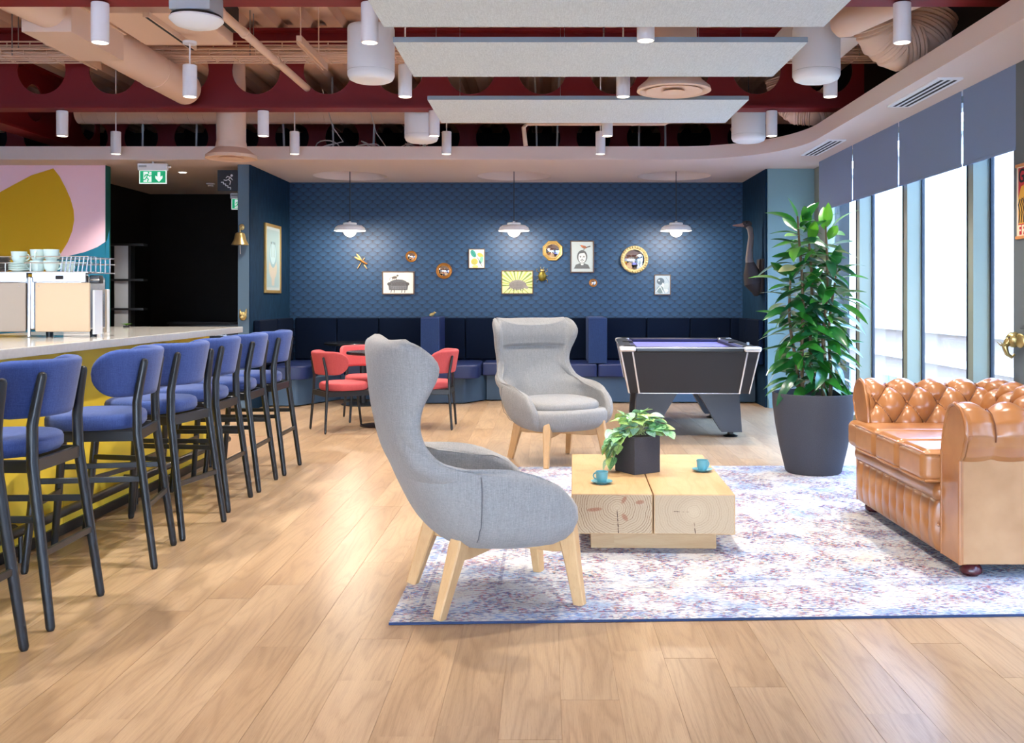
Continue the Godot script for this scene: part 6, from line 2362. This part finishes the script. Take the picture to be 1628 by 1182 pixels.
	part("neck", G.new().tube([Vector3(-0.01, -0.12, 0), Vector3(-0.06, -0.02, 0), Vector3(-0.085, 0.10, 0), Vector3(-0.075, 0.24, 0), Vector3(-0.06, 0.36, 0), Vector3(-0.075, 0.45, 0), Vector3(-0.11, 0.495, 0)], [0.075, 0.06, 0.045, 0.036, 0.033, 0.034, 0.03], 16), M.ostrich_skin, o)
	part("plumage", G.new().tube([Vector3(-0.005, -0.28, 0), Vector3(-0.03, -0.18, 0), Vector3(-0.055, -0.06, 0), Vector3(-0.078, 0.06, 0)], [0.05, 0.115, 0.095, 0.05], 16, true), M.feather_dark, o)
	var hd := part("head", G.new().ball(Vector3(-0.115, 0.505, 0), Vector3(0.062, 0.042, 0.04), 18, 12, Basis(Vector3.BACK, 0.12)), M.feather_dark, o)
	part("beak", G.new().hexa([Vector3(-0.15, 0.475, -0.032), Vector3(-0.15, 0.475, 0.032), Vector3(-0.275, 0.483, 0.012), Vector3(-0.275, 0.483, -0.012)], [Vector3(-0.15, 0.518, -0.024), Vector3(-0.15, 0.518, 0.024), Vector3(-0.275, 0.496, 0.010), Vector3(-0.275, 0.496, -0.010)]), M.beak_pink, hd)
	for s in [-1.0, 1.0]:
		part("eye", G.new().ball(Vector3(-0.122, 0.517, s * 0.034), Vector3(0.014, 0.014, 0.01), 10, 7), M.eye_dark, hd)
	part("plaque", G.new().rbox(Vector3(0.045, -0.1, 0), Vector3(0.028, 0.4, 0.28), 0.006), M.feather_dark, o)


func strokes(lines: Array, w: float, depth: float, z: float) -> G:
	var g := G.new()
	for l in lines:
		for i in l.size() - 1:
			var a := Vector2(l[i][0], l[i][1])
			var b := Vector2(l[i + 1][0], l[i + 1][1])
			var n := (b - a).normalized().orthogonal() * w / 2
			var e := (b - a).normalized() * w * 0.3
			g.prism(PackedVector2Array([a - e + n, a - e - n, b + e - n, b + e + n]), depth, Transform3D(Basis(), Vector3(0, 0, z)))
	return g


func exit_sign(label: String, where: Vector3) -> void:
	var t := thing("exit_sign", label, "sign", where, 0.0, "green exit signs")
	part("housing", G.new().rbox(Vector3(0, 0.105, 0), Vector3(0.315, 0.075, 0.06), 0.008), M.sign_white, t)
	part("stem", G.new().tube([Vector3(0, 0.14, 0), Vector3(0, CEIL - where.y, 0)], 0.012, 10), M.sign_white, t)
	part("sensor", G.new().rbox(Vector3(0.175, 0.105, 0.01), Vector3(0.05, 0.022, 0.022), 0.008), M.sign_white, t)
	part("rating_plate", G.new().box(Vector3(-0.10, 0.112, 0.031), Vector3(0.085, 0.022, 0.001)), M.grey_plastic, t)
	var s := part("panel", G.new().rbox(Vector3(0, 0, 0), Vector3(0.295, 0.15, 0.01), 0.002), M.exit_white, t, "white edged panel")
	part("field", G.new().box(Vector3(0, 0, 0.0055), Vector3(0.275, 0.128, 0.002)), M.exit_green, s)
	var door := G.new().prism(PackedVector2Array([Vector2(-0.10, -0.055), Vector2(-0.015, -0.055), Vector2(-0.015, 0.055), Vector2(-0.10, 0.055)]), 0.001, Transform3D(Basis(), Vector3(0, 0, 0.0066)))
	part("doorway", door, M.exit_white, s)
	var man := strokes([[[-0.052, 0.028], [-0.066, -0.008]], [[-0.066, -0.008], [-0.046, -0.026], [-0.056, -0.05]], [[-0.066, -0.008], [-0.084, -0.03], [-0.106, -0.034]], [[-0.054, 0.024], [-0.032, 0.006], [-0.018, 0.014]], [[-0.054, 0.026], [-0.08, 0.02], [-0.088, 0.0]]], 0.013, 0.001, 0.0078)
	man.prism(circle(0.0105, 14, Vector2(-0.044, 0.043)), 0.001, Transform3D(Basis(), Vector3(0, 0, 0.0078)))
	part("running_figure", man, M.exit_green, s)
	part("arrow", G.new().prism(PackedVector2Array([Vector2(0.052, 0.052), Vector2(0.080, 0.052), Vector2(0.080, -0.002), Vector2(0.104, 0.012), Vector2(0.104, -0.014), Vector2(0.066, -0.054), Vector2(0.028, -0.014), Vector2(0.028, 0.012), Vector2(0.052, -0.002)]), 0.001, Transform3D(Basis(), Vector3(0, 0, 0.0066))), M.exit_white, s)


func small_signs() -> void:
	exit_sign("lit green exit sign hanging over the far end of the bar", at(-4.24, 2.557, 10.52))
	exit_sign("lit green exit sign further back, mostly hidden by the partition", at(-4.045, 2.505, 13.0))
	var f := thing("stair_sign", "black sign with a white figure running up stairs", "sign", at(-3.57, 2.57, 10.95))
	part("board", G.new().rbox(Vector3.ZERO, Vector3(0.235, 0.235, 0.014), 0.002), M.sign_black, f)
	part("bracket", G.new().box(Vector3(0.135, 0.0, 0), Vector3(0.05, 0.1, 0.01)), M.black_metal, f)
	var st := strokes([[[-0.075, -0.02], [-0.05, -0.02], [-0.05, -0.04], [-0.025, -0.04], [-0.025, -0.06], [0.0, -0.06], [0.0, -0.08], [0.03, -0.08], [0.03, -0.10]], [[0.03, 0.035], [0.005, 0.01]], [[0.005, 0.01], [0.03, -0.01], [0.022, -0.045]], [[0.005, 0.01], [-0.02, 0.0], [-0.045, 0.005]], [[0.03, 0.03], [0.052, 0.005]], [[0.025, 0.035], [-0.005, 0.045], [-0.02, 0.028]]], 0.009, 0.001, 0.0072)
	st.prism(circle(0.014, 16, Vector2(0.042, 0.055)), 0.001, Transform3D(Basis(), Vector3(0, 0, 0.0072)))
	part("pictogram", st, M.sign_white, f)
	# brass bell on the end of the partition
	var b := thing("brass_bell", "brass ship's bell on the end of the partition", "bell", at(-3.345, 1.83, 10.66))
	part("bell", G.new().lathe([Vector2(0.092, 0.0), Vector2(0.088, 0.012), Vector2(0.066, 0.05), Vector2(0.056, 0.10), Vector2(0.048, 0.125), Vector2(0.025, 0.138), Vector2(0, 0.14), Vector2(0, 0.132), Vector2(0.045, 0.118), Vector2(0.06, 0.05), Vector2(0.084, 0.004)], 30), M.brass, b)
	part("bracket", G.new().tube([Vector3(0, 0.14, 0), Vector3(0, 0.175, 0.0), Vector3(0, 0.20, -0.02), Vector3(0, 0.21, -0.07)], 0.008, 8), M.brass, b)
	part("rosette", G.new().ball(Vector3(0.0, 0.20, -0.062), Vector3(0.03, 0.035, 0.008), 14, 8), M.brass, b)
	part("clapper_cord", G.new().tube([Vector3(0, 0.1, 0), Vector3(0, -0.02, 0), Vector3(0.004, -0.10, 0)], 0.004, 6), M.cable_grey, b)
	var l := thing("brass_fox_hook", "small brass animal head hook low on the partition end", "ornament", at(-3.325, 1.05, 10.715), 0.0, "brass ornaments")
	part("head", G.new().ball(Vector3(0, 0, 0.02), Vector3(0.042, 0.048, 0.036), 16, 10), M.brass, l)
	part("muzzle", G.new().ball(Vector3(0, -0.018, 0.055), Vector3(0.020, 0.018, 0.028), 12, 8), M.brass, l)
	for s in [-1.0, 1.0]:
		part("ear", G.new().tube([Vector3(s * 0.026, 0.03, 0.015), Vector3(s * 0.036, 0.08, 0.012)], [0.016, 0.002], 8), M.brass, l)
		part("eye", G.new().ball(Vector3(s * 0.017, 0.008, 0.052), Vector3(0.005, 0.005, 0.005), 8, 6), M.eye_dark, l)
	# elephant head on the grey pier: looks towards the room
	var e := thing("brass_elephant_head", "brass elephant head hook on the grey pier by the windows", "ornament", at(2.95, 0.965, 6.08), 0.0, "brass ornaments")
	part("head", G.new().ball(Vector3(-0.035, 0.025, 0), Vector3(0.045, 0.05, 0.045), 18, 12), M.brass, e)
	part("trunk", G.new().tube([Vector3(-0.065, 0.02, 0), Vector3(-0.088, -0.02, 0), Vector3(-0.075, -0.065, 0), Vector3(-0.045, -0.085, 0), Vector3(-0.03, -0.07, 0)], [0.024, 0.019, 0.014, 0.010, 0.008], 12, true), M.brass, e)
	for s in [-1.0, 1.0]:
		part("ear", G.new().ball(Vector3(-0.018, 0.02, s * 0.052), Vector3(0.012, 0.045, 0.034), 14, 9, Basis(Vector3.UP, s * 0.5)), M.brass, e)
		part("tusk", G.new().tube([Vector3(-0.07, 0.0, s * 0.018), Vector3(-0.105, -0.012, s * 0.024), Vector3(-0.125, 0.01, s * 0.024)], [0.008, 0.006, 0.002], 8), M.brass, e)
		part("eye", G.new().ball(Vector3(-0.072, 0.04, s * 0.022), Vector3(0.005, 0.005, 0.005), 8, 6), M.eye_dark, e)
	# hanging poster on the pier
	var p := thing("hanging_poster", "red tiger poster hung between wooden bars on the grey pier", "poster", at(2.947, 1.85, 5.92), 0.0)
	p.basis = Basis(Vector3(0, 0, 1), Vector3.UP, Vector3.LEFT)
	part("sheet", G.new().box(Vector3(0, 0, 0), Vector3(0.36, 0.44, 0.003)), M.poster_cream, p)
	part("print", G.new().box(Vector3(0.004, 0, 0.0016), Vector3(0.322, 0.415, 0.002)), M.poster_red, p)
	for y in [0.224, -0.224]:
		part("wooden_bar", G.new().rbox(Vector3(0, y, 0), Vector3(0.385, 0.020, 0.014), 0.004), M.poster_wood, p)
	var tiger := PackedVector2Array()
	for q in [[-0.15, -0.14], [-0.155, 0.02], [-0.12, 0.09], [-0.04, 0.11], [0.06, 0.09], [0.13, 0.03], [0.15, -0.06], [0.13, -0.14]]:
		tiger.append(Vector2(q[0], q[1]))
	part("tiger", G.new().prism(tiger, 0.001, Transform3D(Basis(), Vector3(0, 0, 0.0027))), M.poster_orange, p)
	var stripes := []
	for i in 11:
		var x := -0.145 + i * 0.027
		stripes.append([[x, -0.13], [x + 0.012, -0.07], [x - 0.006, -0.02], [x + 0.014, 0.04 - absf(i - 5.0) * 0.006]])
	part("stripes", strokes(stripes, 0.011, 0.001, 0.0037), M.poster_black, p)
	lettering(p, "G", Vector3(-0.115, 0.155, 0.003), 0.085, M.poster_black)
	lettering(p, "FRI", Vector3(-0.098, -0.180, 0.003), 0.062, M.poster_cream)
	# access panel set in the pier
	var w: Node = get_node("wall_pier")
	part("access_panel", G.new().rbox(at(2.948, 1.20, 5.90), Vector3(0.008, 0.27, 0.34), 0.002), M.pier_grey, w)
	part("access_panel", G.new().rbox(at(2.942, 1.19, 5.88), Vector3(0.008, 0.22, 0.30), 0.002), M.pier_grey, w)


func lettering(parent: Node, text: String, where: Vector3, height: float, m: Material) -> void:
	var tm := TextMesh.new()
	tm.text = text
	var sf := SystemFont.new()
	sf.font_names = PackedStringArray(["Droid Sans"])
	sf.font_weight = 700
	tm.font = sf
	tm.font_size = 64
	tm.pixel_size = height / 46.0
	tm.depth = 0.001
	part("lettering", tm, m, parent).position = where
